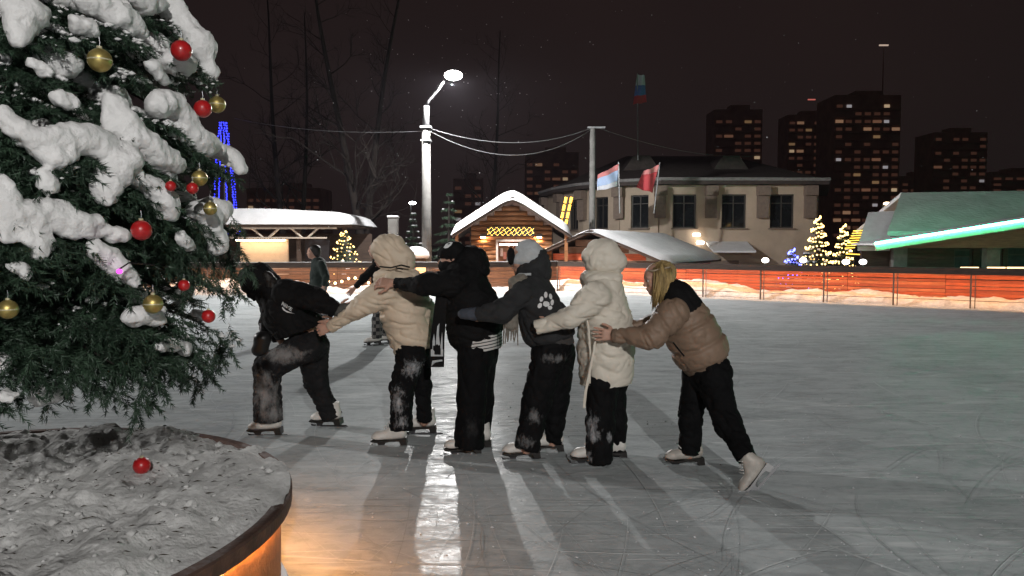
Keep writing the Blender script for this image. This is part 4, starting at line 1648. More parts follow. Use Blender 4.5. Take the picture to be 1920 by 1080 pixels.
# ---- third skater: all black -------------------------------------------------------------------
def skater_black():
    d0 = 6.15
    J = lambda px, py, dd=0.0: P(px, py, d0 + dd)
    r = lambda a: a / FPX * d0
    root = person_root(880, 848, d0, 'skater all in black with a striped shirt hem, third in line')
    f = (-1, -.05, -.2)
    near = [J(852, 530, -.20), J(795, 534, -.20), J(738, 531, -.05)]
    far = [J(852, 528, .20), J(800, 528, .28), J(745, 528, .40)]
    ln = [J(890, 662, -.08), J(884, 750, -.10), J(879, 838, -.12)]
    lf = [J(902, 662, .10), J(902, 750, .12), J(903, 828, .14)]
    hd = J(847, 482)
    b_ = body(root, hd, f, J(862, 510), J(872, 540), J(897, 640), [near, far], [ln, lf],
              [hand(near[2], (-.95, .12, .05), (0, -.75, .65), (0, -.6, -.6), .5, size=1.08), hand(far[2], (-.9, 0, 0), (0, 0, 1), (0, -1, 0), .4)])
    add_eyes(root, b_, hd, f)
    tr = trouser_prims(J(898, 655), r(36), [(ln, (r(33), r(27), r(29))), (lf, (r(31), r(25), r(18)))])
    garment('trousers', tr, cloth_patches('plain_black_trousers', (.0045, .0045, .005), [((J(885, 800, -.2) - root.location), (.08, .2, .12))], (.03, .03, .03)), root, fold=(.012, 12.0, (0, 0, 1), .6, 7))
    sh = [cap(J(892, 608), J(899, 655), r(49), r(44.5), 1.17, None, (6, 0, -50))]
    # jersey hem with dark stripes
    m_, n_, l_, bb = _nodes('striped_jersey')
    tc = n_.new('ShaderNodeTexCoord')
    sp = n_.new('ShaderNodeSeparateXYZ')
    l_.new(tc.outputs['Object'], sp.inputs[0])
    mm = n_.new('ShaderNodeMath')
    mm.operation = 'MULTIPLY_ADD'
    l_.new(sp.outputs['X'], mm.inputs[0])
    mm.inputs[1].default_value = -.14
    l_.new(sp.outputs['Z'], mm.inputs[2])
    m2 = n_.new('ShaderNodeMath')
    m2.operation = 'PINGPONG'
    l_.new(mm.outputs[0], m2.inputs[0])
    m2.inputs[1].default_value = .0125
    rp = n_.new('ShaderNodeValToRGB')
    rp.color_ramp.interpolation = 'CONSTANT'
    rp.color_ramp.elements[0].color = (.012, .012, .014, 1)
    rp.color_ramp.elements[1].position = .0030
    rp.color_ramp.elements[1].color = (.62, .60, .57, 1)
    l_.new(m2.outputs[0], rp.inputs['Fac'])
    l_.new(rp.outputs['Color'], bb.inputs['Base Color'])
    bb.inputs['Roughness'].default_value = .9
    garment('shirt_hem', sh, m_, root, fold=(.006, 14.0, (0, 0, 1), .5, 3))
    jk = [cap(J(870, 522), J(884, 570), r(42), r(51), 1.2), cap(J(884, 570), J(889, 615), r(51), r(53), 1.15),
          cap(J(889, 612), J(894, 629), r(53), r(51), 1.15, None, (27, 0, -92))]
    jk += arm_sleeve([J(852, 530, -.20), J(795, 535, -.21), J(740, 531, -.05)], (r(28), r(20), r(13)))
    jk += arm_sleeve([J(852, 528, .20), J(800, 528, .28), J(750, 528, .38)], (r(26), r(18), r(12)))
    jo = garment('jacket', jk, M_BLACK_CLOTH, root, fold=(.013, 8.0, (.2, 0, 1), 2.2, 14), quilt=((.15, 0, 1), .22, .008))
    hp = [ell(J(884, 484), r(30), r(36), r(23)), cap(J(868, 500), J(900, 504), r(25), r(20), 1.4), cap(J(846, 505), J(868, 510), r(19), r(22), 1.3)]
    garment('hood', hp, M_BLACK_CLOTH, root, k=.03, fold=(.012, 15.0, None, 1, 6))
    bp = [ell(J(849, 473), r(26), r(22), r(22)), cap(J(832, 478), J(868, 484), r(13), r(14), 1.5)]
    bo = garment('beanie', bp, M_BLACK_CLOTH, root, h=.009, k=.02, fold=(.006, 30.0, (0, 0, 1), .4, 5), cuts=[(J(828, 490), (-.55, 0, -.85))])
    garment('neck_warmer', [cap(J(838, 500), J(860, 508), r(15), r(20), 1.2), ell(J(838, 496), r(13), r(17), r(12))], M_BLACK_CLOTH, root, h=.009)
    stick_on('badge', [[(832, 464), (836, 458), (844, 454), (849, 455), (846, 460), (840, 465), (834, 466)]], d0, bo, root, M_WHITE_PRINT)
    # scarf hanging in front, with a pale flame pattern near its end
    cl = []
    for j, (px, py, w_) in enumerate(((831, 540, 12), (826, 575, 11), (823, 605, 12), (820, 640, 13), (819, 672, 13.5), (819, 688, 13))):
        cl.append((J(px, py, -.17 - .004 * j), r(w_)))
    mb = MB()
    vs = []
    for c, w_ in cl:
        for a, b2 in ((-1, -.012), (1, -.012), (1, .012), (-1, .012)):
            vs.append(c + Vector((a * w_, b2 + .012 * math.sin(c.z * 20 + a), 0)) - root.location)
    fs = [(3, 2, 1, 0), tuple(range(len(vs) - 4, len(vs)))]
    for i in range(len(cl) - 1):
        for k in range(4):
            a0, a1 = i * 4 + k, i * 4 + (k + 1) % 4
            fs.append((a0, a1, a1 + 4, a0 + 4))
    sc = mb.add(vs, fs).build('scarf', M_BLACK_CLOTH, root)
    fl = [[(808, 668), (808, 655), (831, 655), (831, 668)], [(811, 655), (811, 640), (814, 625), (816, 640), (815, 655)],
          [(817, 655), (818, 632), (820, 612), (824, 606), (823, 628), (825, 645), (823, 655)], [(825, 655), (827, 640), (829, 622), (830, 640), (830, 655)],
          [(809, 686), (811, 676), (829, 674), (830, 677), (813, 680)]]
    stick_on('flame_pattern', fl, d0, sc, root, M_WHITEKNIT, lift=.006)
    skate(root, P(879, 854, 6.03), (-1, -.1, 0))
    skate(root, P(899, 842, 6.24), (-1, 0, 0))


# ---- fourth skater: charcoal hoodie, pale hat ----------------------------------------------------
def skater_hoodie():
    d0 = 5.97
    J = lambda px, py, dd=0.0: P(px, py, d0 + dd)
    r = lambda a: a / FPX * d0
    root = person_root(1010, 858, d0, 'skater in charcoal hoodie and pale hat with a paw print on the back')
    f = (-1, -.05, -.1)
    near = [J(985, 548, -.20), J(940, 585, -.28), J(910, 589, -.25)]
    far = [J(985, 545, .20), J(945, 580, .26), J(905, 590, .30)]
    ln = [J(1030, 662, -.08), J(1006, 748, -.10), J(987, 842, -.12)]
    lf = [J(1048, 660, .10), J(1044, 748, .11), J(1037, 832, .12)]
    hd = J(984, 486)
    b_ = body(root, hd, f, J(995, 515), J(1000, 545), J(1038, 640), [near, far], [ln, lf],
              [hand(near[2], (-1, .05, 0), (0, -1, 0), (0, 0, -1), .35, .02, .72), hand(far[2], (-1, -.05, 0), (0, 1, 0), (0, 0, 1), .35, .05)])
    add_eyes(root, b_, hd, f)
    tr = trouser_prims(J(1040, 648), r(36), [(ln, (r(33), r(28), r(23))), (lf, (r(31), r(26), r(17)))])
    spots = [((J(1002, 780, -.2) - root.location), (.08, .35, .09)), ((J(985, 828, -.2) - root.location), (.10, .35, .07)), ((J(1040, 672, -.2) - root.location), (.14, .35, .05))]
    garment('trousers', tr, cloth_patches('black_wide_trousers', (.006, .006, .0065), spots, (.20, .20, .20)), root, fold=(.014, 13.0, (0, 0, 1), .8, 16))
    jk = [cap(J(996, 532), J(1004, 566), r(35), r(41), 1.35), cap(J(1004, 566), J(1025, 612), r(41), r(49), 1.2), cap(J(1025, 612), J(1034, 632), r(49), r(45), 1.2, None, (15, 0, -76))]
    jk += arm_sleeve([J(984, 547, -.20), J(940, 585, -.28), J(892, 589, -.25)], (r(24), r(19.5), r(15.5)))
    jk += arm_sleeve([J(984, 545, .20), J(945, 580, .26), J(905, 590, .30)], (r(22), r(17), r(14)))
    jo = garment('hoodie', jk, M_HOODIE, root, fold=(.013, 8.0, (.2, 0, 1), 2.2, 21))
    garment('hem_band', [cap(J(1030, 622), J(1041, 649), r(45), r(38), 1.2, None, (15, 0, -76))], M_HOODIE_HEM, root, fold=(.006, 22.0, (0, 0, 1), .4, 2), parent=jo)
    garment('cuff', [cap(J(892, 589, -.25), J(868, 589, -.24), r(13), r(10), 1)], M_BLUEGLOVE, root, h=.009, parent=jo, fold=(.004, 30.0, None, 1))
    hp = [ell(J(1003, 503), r(30), r(34), r(23)), ell(J(1013, 490), r(19), r(30), r(26)), cap(J(984, 512), J(1015, 516), r(20), r(19), 1.4)]
    garment('hood', hp, M_HOODIE, root, h=.010, k=.03, fold=(.012, 16.0, None, 1, 6), parent=jo)
    ht = garment('hat', [ell(J(990, 476), r(27), r(24), r(28)), cap(J(972, 488), J(1006, 478), r(15), r(16), 1.45)], M_WHITEKNIT, root, h=.009, k=.025,
                 fold=(.006, 26.0, (0, 0, 1), .5, 5), cuts=[(J(975, 505), (-.30, 0, -.95))])
    for dd in (-.055, .085):
        garment('ear', [ell(J(958, 480, dd), r(7.5), r(9), r(17))], M_BLACK_CLOTH, root, h=.007, parent=ht)
    MB().tube([J(962, 522, -.16) - root.location, J(974, 515, -.185) - root.location, J(996, 514, -.20) - root.location], .011, 6).build('neck_band', M_WHITEKNIT, root, smooth=True)
    # white paw print on the back
    ov = lambda cx, cy, a, b2, t=0.0: [(cx + a * math.cos(k * .785) * math.cos(t) - b2 * math.sin(k * .785) * math.sin(t), cy + a * math.cos(k * .785) * math.sin(t) + b2 * math.sin(k * .785) * math.cos(t)) for k in range(8)]
    stick_on('paw_print', [ov(1012, 573, 4, 5.5, .5), ov(1015, 561, 3.6, 5.5, .2), ov(1023, 553, 3.4, 6, 0), ov(1032, 556, 3, 5.5, -.2), ov(1024, 570, 6.5, 5.5, .2), ov(1035, 567, 3.4, 6, .1), ov(1031, 577, 4.5, 4, 0)], d0, jo, root, M_WHITE_PRINT, sub=1)
    # fringed scarf ends below the arm
    fr = MB()
    for k in range(9):
        x = 945 + k * 3.2
        fr.tube([J(x, 604, -.24) - root.location, J(x + rng.uniform(-1, 1), 622, -.25) - root.location, J(x + rng.uniform(-3, 3), 640 + rng.uniform(-4, 9), -.25) - root.location], [.008, .007, .004], 5)
    garment('scarf', [cap(J(962, 530, -.20), J(958, 607, -.24), r(9), r(14), .5), cap(J(962, 530, -.20), J(980, 520, -.18), r(9), r(10))], mat('taupe_knit', (.20, .18, .15), .95, .3, 30.0, .6, 120.0), root, h=.010, fold=(.006, 24.0, (0, 0, 1), .4, 2))
    fr.build('fringe', mat('taupe_knit', (.20, .18, .15)), root)
    skate(root, P(989, 863, 5.88), (-1, -.06, 0))
    skate(root, P(1034, 850, 6.10), (-1, 0, 0))


# ---- fifth skater: long ivory coat --------------------------------------------------------------
def skater_ivory():
    d0 = 5.85
    J = lambda px, py, dd=0.0: P(px, py, d0 + dd)
    r = lambda a: a / FPX * d0
    root = person_root(1125, 868, d0, 'skater in long ivory hooded coat with a dangling belt')
    f = (-1, -.05, -.08)
    near = [J(1118, 560, -.20), J(1066, 598, -.25), J(1012, 612, -.18)]
    far = [J(1118, 558, .20), J(1070, 595, .26), J(1030, 612, .28)]
    ln = [J(1128, 715, -.08), J(1125, 790, -.10), J(1123, 866, -.11)]
    lf = [J(1150, 715, .10), J(1154, 790, .11), J(1155, 860, .12)]
    hd = J(1126, 482)
    b_ = body(root, hd, f, J(1130, 518), J(1132, 550), J(1137, 660), [near, far], [ln, lf],
              [hand(near[2] + Vector((.09, 0, 0)), (-1, .05, 0), (0, -1, 0), (0, 0, 1), .5, .05, .9), hand(far[2], (-1, -.05, 0), (0, 1, 0), (0, 0, 1), .4, .05)])
    add_eyes(root, b_, hd, f)
    tr = trouser_prims(J(1138, 680), r(36), [(ln, (r(32), r(27), r(25.5))), (lf, (r(28), r(23), r(15.5)))])
    spots = [((J(1110, 800, -.2) - root.location), (.07, .35, .15)), ((J(1112, 815, -.2) - root.location), (.09, .35, .09)), ((J(1144, 822, -.2) - root.location), (.03, .3, .06)), ((J(1104, 858, -.2) - root.location), (.05, .3, .06))]
    garment('trousers', tr, cloth_patches('black_flared_trousers', (.006, .006, .0065), spots), root, fold=(.012, 13.0, (0, 0, 1), .7, 26))
    jk = [cap(J(1130, 545), J(1135, 600), r(40), r(50), 1.2), cap(J(1135, 600), J(1137, 650), r(50), r(54), 1.15),
          cap(J(1137, 650), J(1136, 720), r(54), r(52), 1.15, None, (0.02, 0, -1))]
    jk += arm_sleeve([J(1116, 558, -.20), J(1066, 597, -.26), J(1003, 614, -.18)], (r(29), r(20), r(16)))
    jk += arm_sleeve([J(1116, 556, .20), J(1070, 595, .26), J(1024, 612, .28)], (r(26), r(18), r(14)))
    jo = garment('coat', jk, M_WHITE_COAT, root, fold=(.013, 7.5, (.2, 0, 1), 2.2, 33), quilt=((.06, 0, 1), .30, .009), lump=(.008, 8), h=.010)
    garment('collar', [cap(J(1106, 524), J(1150, 524), r(18), r(17), 1.9), ell(J(1128, 520), r(38), r(38), r(16))], M_WHITE_COAT, root, h=.010, parent=jo, fold=(.009, 15.0, (1, 0, 0), .5, 4))
    hp = [ell(J(1125, 480), r(36), r(31), r(29)), ell(J(1132, 464), r(25), r(26), r(17)), ell(J(1154, 490), r(22), r(28), r(20)), cap(J(1118, 500), J(1148, 502), r(20), r(18), 1.3)]
    garment('hood', hp, M_WHITE_COAT, root, h=.010, k=.05, parent=jo, fold=(.013, 9.0, (.6, 0, -.8), 2.0, 18))
    bt = [J(1117, 632, -.275), J(1113, 660, -.29), J(1105, 700, -.295), J(1098, 735, -.295), J(1095, 765, -.29)]
    MB().tube([p - root.location for p in bt], [.007, .008, .009, .010, .010], 6, squash=.35).build('belt', M_WHITE_COAT, jo)
    # edge of the front opening and a slanted pocket welt
    MB().tube([J(x, y, dd) - root.location for x, y, dd in ((1092, 560, -.12), (1104, 615, -.235), (1107, 660, -.245), (1106, 719, -.235))], .007, 6, squash=.5).build('front_edge', M_WHITE_COAT, jo)
    skate(root, P(1118, 872, 5.76), (-1, -.05, 0))
    skate(root, P(1151, 864, 5.95), (-1, 0, 0))


# ---- last skater: tan and black puffer, blonde ----------------------------------------------------
def skater_tan():
    d0 = 5.70
    J = lambda px, py, dd=0.0: P(px, py, d0 + dd)
    r = lambda a: a / FPX * d0
    root = person_root(1300, 880, d0, 'blonde skater in tan and black puffer kicking one leg back, last in line')
    f = (-.97, -.08, -.22)
    near = [J(1262, 590, -.20), J(1220, 632, -.26), J(1150, 629, -.17)]
    far = [J(1258, 582, .20), J(1218, 612, .22), J(1162, 612, .20)]
    sup = [J(1312, 700, .06), J(1292, 785, .05), J(1292, 852, .03)]
    kick = [J(1336, 700, -.08), J(1364, 795, -.26), J(1402, 862, -.52)]
    hd = J(1234, 522)
    b_ = body(root, hd, f, J(1256, 545), J(1272, 570), J(1325, 680), [near, far], [sup, kick],
              [hand(near[2] + Vector((.02, 0, 0)), (-.98, .06, .06), (0, -1, .1), (0, -.1, 1), .16, .22), hand(far[2], (-1, 0, 0), (0, 1, 0), (0, 0, 1), .3)])
    add_eyes(root, b_, hd, f)
    tr = trouser_prims(J(1324, 684), r(38), [(sup, (r(32), r(24), r(23.5))), (kick, (r(36), r(24), r(19.5)))])
    to = garment('trousers', tr, cloth_patches('black_cargo_trousers', (.0045, .0045, .005), [((J(1390, 850, -.2) - root.location), (.08, .2, .1))], (.03, .03, .03)), root, fold=(.015, 14.0, (0, 0, 1), 1.4, 8))
    MB().box((0, 0, 0), (.03, .10, .12), Matrix.Rotation(R(-28), 3, 'Y')).build('cargo_pocket', M_BLACK_CLOTH, to, J(1377, 770, -.20) - root.location, bevel=.01)
    garment('shirt_hem', [cap(J(1318, 665), J(1331, 689), r(43), r(40), 1.15, None, (47, 0, -83))], mat('white_jersey', (.70, .69, .66), .9, .05), root, fold=(.005, 16.0, None, 1))
    jk = [cap(J(1270, 565), J(1290, 612), r(33), r(50), 1.3), cap(J(1290, 612), J(1312, 652), r(50), r(52), 1.2), cap(J(1312, 652), J(1324, 678), r(52), r(45), 1.15, None, (47, 0, -83))]
    sl = arm_sleeve([J(1262, 588, -.20), J(1222, 632, -.27), J(1152, 630, -.17)], (r(30), r(24), r(16)))
    sf = arm_sleeve([J(1258, 580, .20), J(1218, 611, .23), J(1168, 612, .20)], (r(24), r(19), r(14)))
    jo = garment('jacket', jk + sf, M_TAN, root, fold=(.007, 8.0, (.42, 0, -.9), 2.2, 41), quilt=((.42, 0, -.9), .165, .022), lump=(.005, 9), h=.010)
    garment('sleeve', sl, M_TAN, root, fold=(.010, 8.0, (.9, 0, .4), 2.4, 44), quilt=((.85, 0, .5), .15, .014), h=.010, parent=jo)
    yk = [cap(J(1270, 562), J(1291, 612), r(35), r(52), 1.3), cap(J(1258, 548), J(1272, 566), r(24), r(30), 1.3)]
    garment('yoke', yk, M_BLACK_CLOTH, root, fold=(.008, 14.0, None, 1, 5), parent=jo, cuts=[(J(1294, 577), (.42, 0, -.75)), (J(1262, 600), (-.35, 0, -.9))])
    garment('collar', [cap(J(1256, 538), J(1268, 556), r(22), r(27), 1.2, True, None)], M_BLACK_CLOTH, root, h=.010, parent=jo, fold=(.006, 20.0, None, 1, 5))
    MB().tube([J(x, y, -.315) - root.location for x, y in ((1262, 642), (1272, 655), (1283, 668))], .006, 6).build('pocket_zip', M_BLACK_CLOTH, jo)
    garment('cuff', [cap(J(1157, 630, -.18), J(1147, 630, -.17), r(14.5), r(12.5), 1, True, True)], mat('tan_rib', (.19, .128, .088), .9, .1, 30.0, .5, 150.0), root, h=.008, parent=jo)
    garment('hem_band', [cap(J(1319, 669), J(1326, 683), r(46.5), r(44), 1.16, (-47, 0, 83), (47, 0, -83))], mat('tan_rib', (.19, .128, .088)), root, parent=jo, fold=(.004, 26.0, (.4, 0, -.9), .3, 2))
    # long fair hair: a cap and many loose strands that fall past the cheek
    ha = [ell(J(1242, 511), r(27), r(21), r(23)), ell(J(1250, 521), r(17), r(20), r(21)), cap(J(1242, 508, -.055), J(1240, 540, -.085), r(14), r(13), .8), cap(J(1240, 540, -.085), J(1230, 578, -.10), r(12.5), r(5), .8),
          cap(J(1252, 515, .05), J(1250, 545, .07), r(13), r(11), .8)]
    ho = garment('hair', ha, M_BLONDE, root, h=.008, k=.02, fold=(.009, 55.0, (0, 0, 1), .22, 3), cuts=[(J(1213, 512), (-.93, 0, -.35))])
    st = MB()
    for k in range(80):
        a = rng.uniform(0, 1)
        x0, y0 = 1224 + a * 36, 492 + abs(a - .5) * 20 + rng.uniform(0, 8)
        dd = -.055 - .04 * math.sin(a * 3.1) + rng.uniform(-.015, .008)
        x1, y1 = 1226 + a * 26 + rng.uniform(-2, 2), 535 + rng.uniform(-4, 4)
        x2, y2 = 1221 + a * 20 + rng.uniform(-3, 3), 560 + rng.uniform(-8, 26) * (1 - a * .6)
        st.tube([J(x0, y0, dd) - root.location, J((x0 + x1) / 2 + 1, (y0 + y1) / 2, dd - .03) - root.location, J(x1, y1, dd - .035) - root.location, J(x2, y2, dd - .03) - root.location], [.004, .006, .006, .002], 4)
    st.build('hair_strands', M_BLONDE, ho, smooth=True)
    hb = [J(1214, 507, -.02), J(1224, 508, -.085), J(1240, 504, -.11), J(1256, 501, -.085)]
    MB().tube([p - root.location for p in hb], .012, 6, squash=.6).build('hair_band', mat('beige_band', (.45, .36, .26), .9, .1), ho, smooth=True)
    skate(root, P(1294, 876, 5.73), (-1, -.05, 0), grey=True)
    skate(root, P(1438, 900, 5.12), (-.66, -.10, -.70), (-.72, .30, .62), grey=True, scale=.98)


skater_black_front()
skater_cream()
skater_black()
skater_hoodie()
skater_ivory()
skater_tan()


# ---- two people farther off -----------------------------------------------------------------------
def far_people():
    d0 = 14.5
    J = lambda px, py, dd=0.0: P(px, py, d0 + dd)
    r = lambda a: a / FPX * d0
    p = J(597, 623)
    root = tag(empty('person', (p.x, d0, 0)), 'person in dark green jacket strolling far off behind the front skater', 'person')
    f = (-1, -.4, 0)
    hd = J(587, 473)
    near = [J(602, 497, -.2), J(611, 520, -.25), J(606, 540, -.2)]
    far = [J(596, 497, .2), J(588, 520, .22), J(582, 538, .2)]
    l1 = [J(600, 545, -.09), J(605, 583, -.1), J(610, 618, -.1)]
    l2 = [J(597, 545, .09), J(592, 583, .1), J(588, 618, .1)]
    b_ = body(root, hd, f, J(592, 486), J(598, 500), J(599, 540), [near, far], [l1, l2], [hand(near[2], (0, 0, -1), (0, -1, 0), (-1, 0, 0)), hand(far[2], (0, 0, -1), (0, 1, 0), (-1, 0, 0))], h=.011)
    jk = [cap(J(597, 494), J(599, 515), r(14), r(17), 1.4), cap(J(599, 515), J(600, 538), r(17), r(17), 1.25, None, True)]
    jk += arm_sleeve([J(602, 496, -.2), J(611, 520, -.25), J(607, 536, -.2)], (r(8), r(6.5), r(5))) + arm_sleeve([J(596, 497, .2), J(588, 520, .22), J(583, 536, .2)], (r(8), r(6.5), r(5)))
    garment('jacket', jk, mat('dark_green_cloth', (.012, .022, .018), .85, .2), root, h=.018, fold=(.012, 10.0, None, 1))
    garment('trousers', trouser_prims(J(599, 540), r(13), [(l1, (r(11), r(8), r(7))), (l2, (r(11), r(8), r(7)))]), mat('pale_jeans', (.22, .22, .23), .9, .3), root, h=.018, fold=(.012, 10.0, None, 1))
    garment('hair', [ell(hd + Vector((.03, 0, .05)), .115, .10, .095), ell(hd + Vector((.07, 0, -.02)), .07, .09, .09)], M_DARKHAIR, root, h=.012, cuts=[(hd + Vector((-.02, 0, .03)), (-.8, 0, -.5))])
    skate(root, (l1[2].x - .02, l1[2].y, 0), (-1, -.3, 0), scale=1)
    skate(root, (l2[2].x - .02, l2[2].y, 0), (-1, -.3, 0), scale=1)

    d0 = 12.7
    J = lambda px, py, dd=0.0: P(px, py, d0 + dd)
    r = lambda a: a / FPX * d0
    p = J(716, 646)
    root = tag(empty('person', (p.x, d0, 0)), 'skater in plaid trousers half hidden behind the cream jacket', 'person')
    hd = J(704, 468)
    near = [J(705, 500, -.15), J(682, 522, -.2), J(664, 541, -.2)]
    far = [J(716, 500, .2), J(728, 525, .2), J(732, 548, .2)]
    l1 = [J(716, 560, -.09), J(707, 600, -.12), J(706, 634, -.12)]
    l2 = [J(720, 560, .09), J(722, 600, .12), J(724, 630, .12)]
    body(root, hd, (-1, -.3, 0), J(709, 483), J(713, 500), J(718, 552), [near, far], [l1, l2], [hand(near[2], (-.7, 0, -.7), (0, -1, 0), (-1, 0, 0)), hand(far[2], (0, 0, -1), (0, 1, 0), (-1, 0, 0))], h=.011)
    jk = [cap(J(712, 496), J(715, 525), r(15), r(18), 1.35), cap(J(715, 525), J(718, 556), r(18), r(17), 1.25, None, True)]
    jk += arm_sleeve([J(706, 499, -.15), J(682, 522, -.2), J(666, 539, -.2)], (r(9), r(7.5), r(6))) + arm_sleeve([J(716, 500, .2), J(728, 525, .2), J(732, 546, .2)], (r(9), r(7), r(6)))
    garment('jacket', jk, M_BLACK_CLOTH, root, h=.016, fold=(.012, 10.0, None, 1))
    m_, n_, l_, bb = _nodes('plaid_cloth')
    tc = n_.new('ShaderNodeTexCoord')
    ck = n_.new('ShaderNodeTexChecker')
    ck.inputs['Scale'].default_value = 17.0
    ck.inputs['Color1'].default_value = (.02, .02, .022, 1)
    ck.inputs['Color2'].default_value = (.16, .15, .14, 1)
    l_.new(tc.outputs['Object'], ck.inputs['Vector'])
    l_.new(ck.outputs['Color'], bb.inputs['Base Color'])
    bb.inputs['Roughness'].default_value = .9
    garment('trousers', trouser_prims(J(718, 556), r(15), [(l1, (r(13), r(10), r(10))), (l2, (r(13), r(10), r(9)))]), m_, root, h=.016, fold=(.012, 12.0, None, 1))
    garment('hair', [ell(hd + Vector((.02, 0, .03)), .12, .11, .11), cap(hd + Vector((.05, 0, 0)), hd + Vector((.06, 0, -.2)), .09, .07)], M_DARKHAIR, root, h=.012, cuts=[(hd + Vector((-.05, 0, .03)), (-.9, 0, -.3))])
    skate(root, (l1[2].x - .02, l1[2].y, 0), (-1, -.3, 0), scale=1)
    skate(root, (l2[2].x - .02, l2[2].y, 0), (-1, -.3, 0), scale=1)


far_people()


# ---------------------------------------------------------------- planter with the big snowy fir
OCT = [(1, 0, 0), (-1, 0, 0), (0, 1, 0), (0, -1, 0), (0, 0, 1), (0, 0, -1)]
OF = [(0, 2, 4), (2, 1, 4), (1, 3, 4), (3, 0, 4), (2, 0, 5), (1, 2, 5), (3, 1, 5), (0, 3, 5)]
PC = Vector((-2.46, 3.10, 0.0))
PR, PH = 1.50, 0.55
TR = Vector((-2.66, 3.40, 0.0))            # trunk


def planter():
    root = empty('tree_planter', PC)
    tag(root, 'round rusty brown planter with a glowing light line under its rim', 'planter')
    rust = mat('rusty_steel', (.36, .19, .095), .55, .45, 4.0, .4, 30.0, col2=(.20, .10, .05))
    wood = mat('worn_brown_rim', (.11, .060, .045), .65, .5, 7.0, .6, 40.0)
    MB().lathe([(PR - .055, .0), (PR - .045, PH - .03)], n=96).build('wall', rust, root, smooth=True)
    MB().lathe([(PR - .014, PH - .064), (PR + .002, PH - .064), (PR + .004, PH - .008), (PR - .004, PH), (PR - .050, PH), (PR - .054, PH - .012), (PR - .10, PH - .20)], n=96).build('rim', wood, root, smooth=False)
    MB().lathe([(PR - .036, PH - .060), (PR - .020, PH - .060), (PR - .020, PH - .046), (PR - .036, PH - .046), (PR - .036, PH - .060)], n=96).build('light_strip', glow('rim_led', (1.0, .42, .10), RIM_LED), root)
    MB().lathe([(PR - .01, .004), (PR - .01, .035), (PR - .06, .05)], n=96).build('base_ring', M_BLACKMETAL, root)
    # lumpy trodden snow filling it, lower at the edge
    nr, na = 90, 260
    V = np.zeros((nr, na, 3))
    for i in range(nr):
        rr = (PR - .006) * (i / (nr - 1)) ** .8 + .002
        a = np.arange(na) * 2 * math.pi / na
        V[i, :, 0] = rr * np.cos(a)
        V[i, :, 1] = rr * np.sin(a)
    f = V.reshape(-1, 3)
    rad = np.hypot(f[:, 0], f[:, 1])
    w = wav(f, 4.0, 51) * .030 + wav(f, 9.0, 52) * .022 + wav(f, 22.0, 53) * .015 + np.abs(wav(f, 45.0, 54)) * .015 + wav(f, 100.0, 55) * .005 - .010
    edge = np.clip((rad - (PR - .42)) / .36, 0, 1)
    f[:, 2] = PH + .050 + w * 1.25 * (1 - .3 * edge) - .040 * edge ** 2 - .075 * edge * np.clip(wav(f, 4.0, 57) + .25, 0, 1)
    f[rad > PR - .02, 2] -= .012
    q = []
    for i in range(nr - 1):
        for k in range(na):
            q.append((i * na + k, (i + 1) * na + k, (i + 1) * na + (k + 1) % na, i * na + (k + 1) % na))
    me = np_mesh('snow_fill', f, np.array(q))
    snow_dirty = mat('planter_snow', (.72, .715, .70), .85, .3, 6.0, .8, 45.0, col2=(.38, .375, .365), bdist=.015, detail=8.0)
    link('snow_fill', me, snow_dirty, root)
    # clods of crusted snow and fallen needles on it
    r3 = random.Random(8)
    cl, nd = MB(), MB()
    for k in range(1500):
        i = r3.randrange(len(f))
        if rad[i] > PR - .08:
            continue
        c = f[i]
        if k < 620:
            s = r3.uniform(.006, .016) if r3.random() < .8 else r3.uniform(.016, .034)
            w3 = [r3.uniform(.7, 1.5) for _ in range(3)]
            a_ = r3.uniform(0, 3)
            cl.add([(c[0] + s * (vx * w3[0] * math.cos(a_) - vy * math.sin(a_)), c[1] + s * (vx * w3[0] * math.sin(a_) + vy * math.cos(a_)), c[2] + s * (.25 + .7 * vz)) for vx, vy, vz in OCT], OF)
        else:
            a_ = r3.uniform(0, 6.28)
            l2 = r3.uniform(.008, .022)
            dx, dy = math.cos(a_) * l2, math.sin(a_) * l2
            nd.add([(c[0] - dx - dy * .07, c[1] - dy + dx * .07, c[2] + .004), (c[0] - dx + dy * .07, c[1] - dy - dx * .07, c[2] + .004), (c[0] + dx, c[1] + dy, c[2] + .007), (c[0], c[1], c[2] + .010)], [(0, 1, 2), (0, 3, 1), (1, 3, 2), (2, 3, 0)])
    cl.build('snow_clods', snow_dirty, root, smooth=True)['kind'] = 'stuff'
    nd.build('fallen_needles', mat('dry_needles', (.045, .035, .02), .8, .4), root)['kind'] = 'stuff'


planter()


def crown_r(z):
    pts = ((.80, 1.05), (1.00, 1.24), (1.35, 1.40), (1.95, 1.38), (2.35, 1.27), (2.75, 1.13), (5.6, .03))
    if z <= pts[0][0]:
        return pts[0][1]
    for (a, ra), (b, rb) in zip(pts, pts[1:]):
        if z <= b:
            return ra + (rb - ra) * (z - a) / (b - a)
    return .02


def on_crown(px, py, back=0.0):
    """first point of the sight line that lies in the fir's crown"""
    best, bd = None, 9
    for i in range(400):
        d = 1.6 + i * .01
        p = P(px, py, d)
        e = math.hypot(p.x - TR.x, p.y - TR.y) - crown_r(p.z) + back
        if e < 0:
            return p
        if e < bd:
            best, bd = p, e
    return best


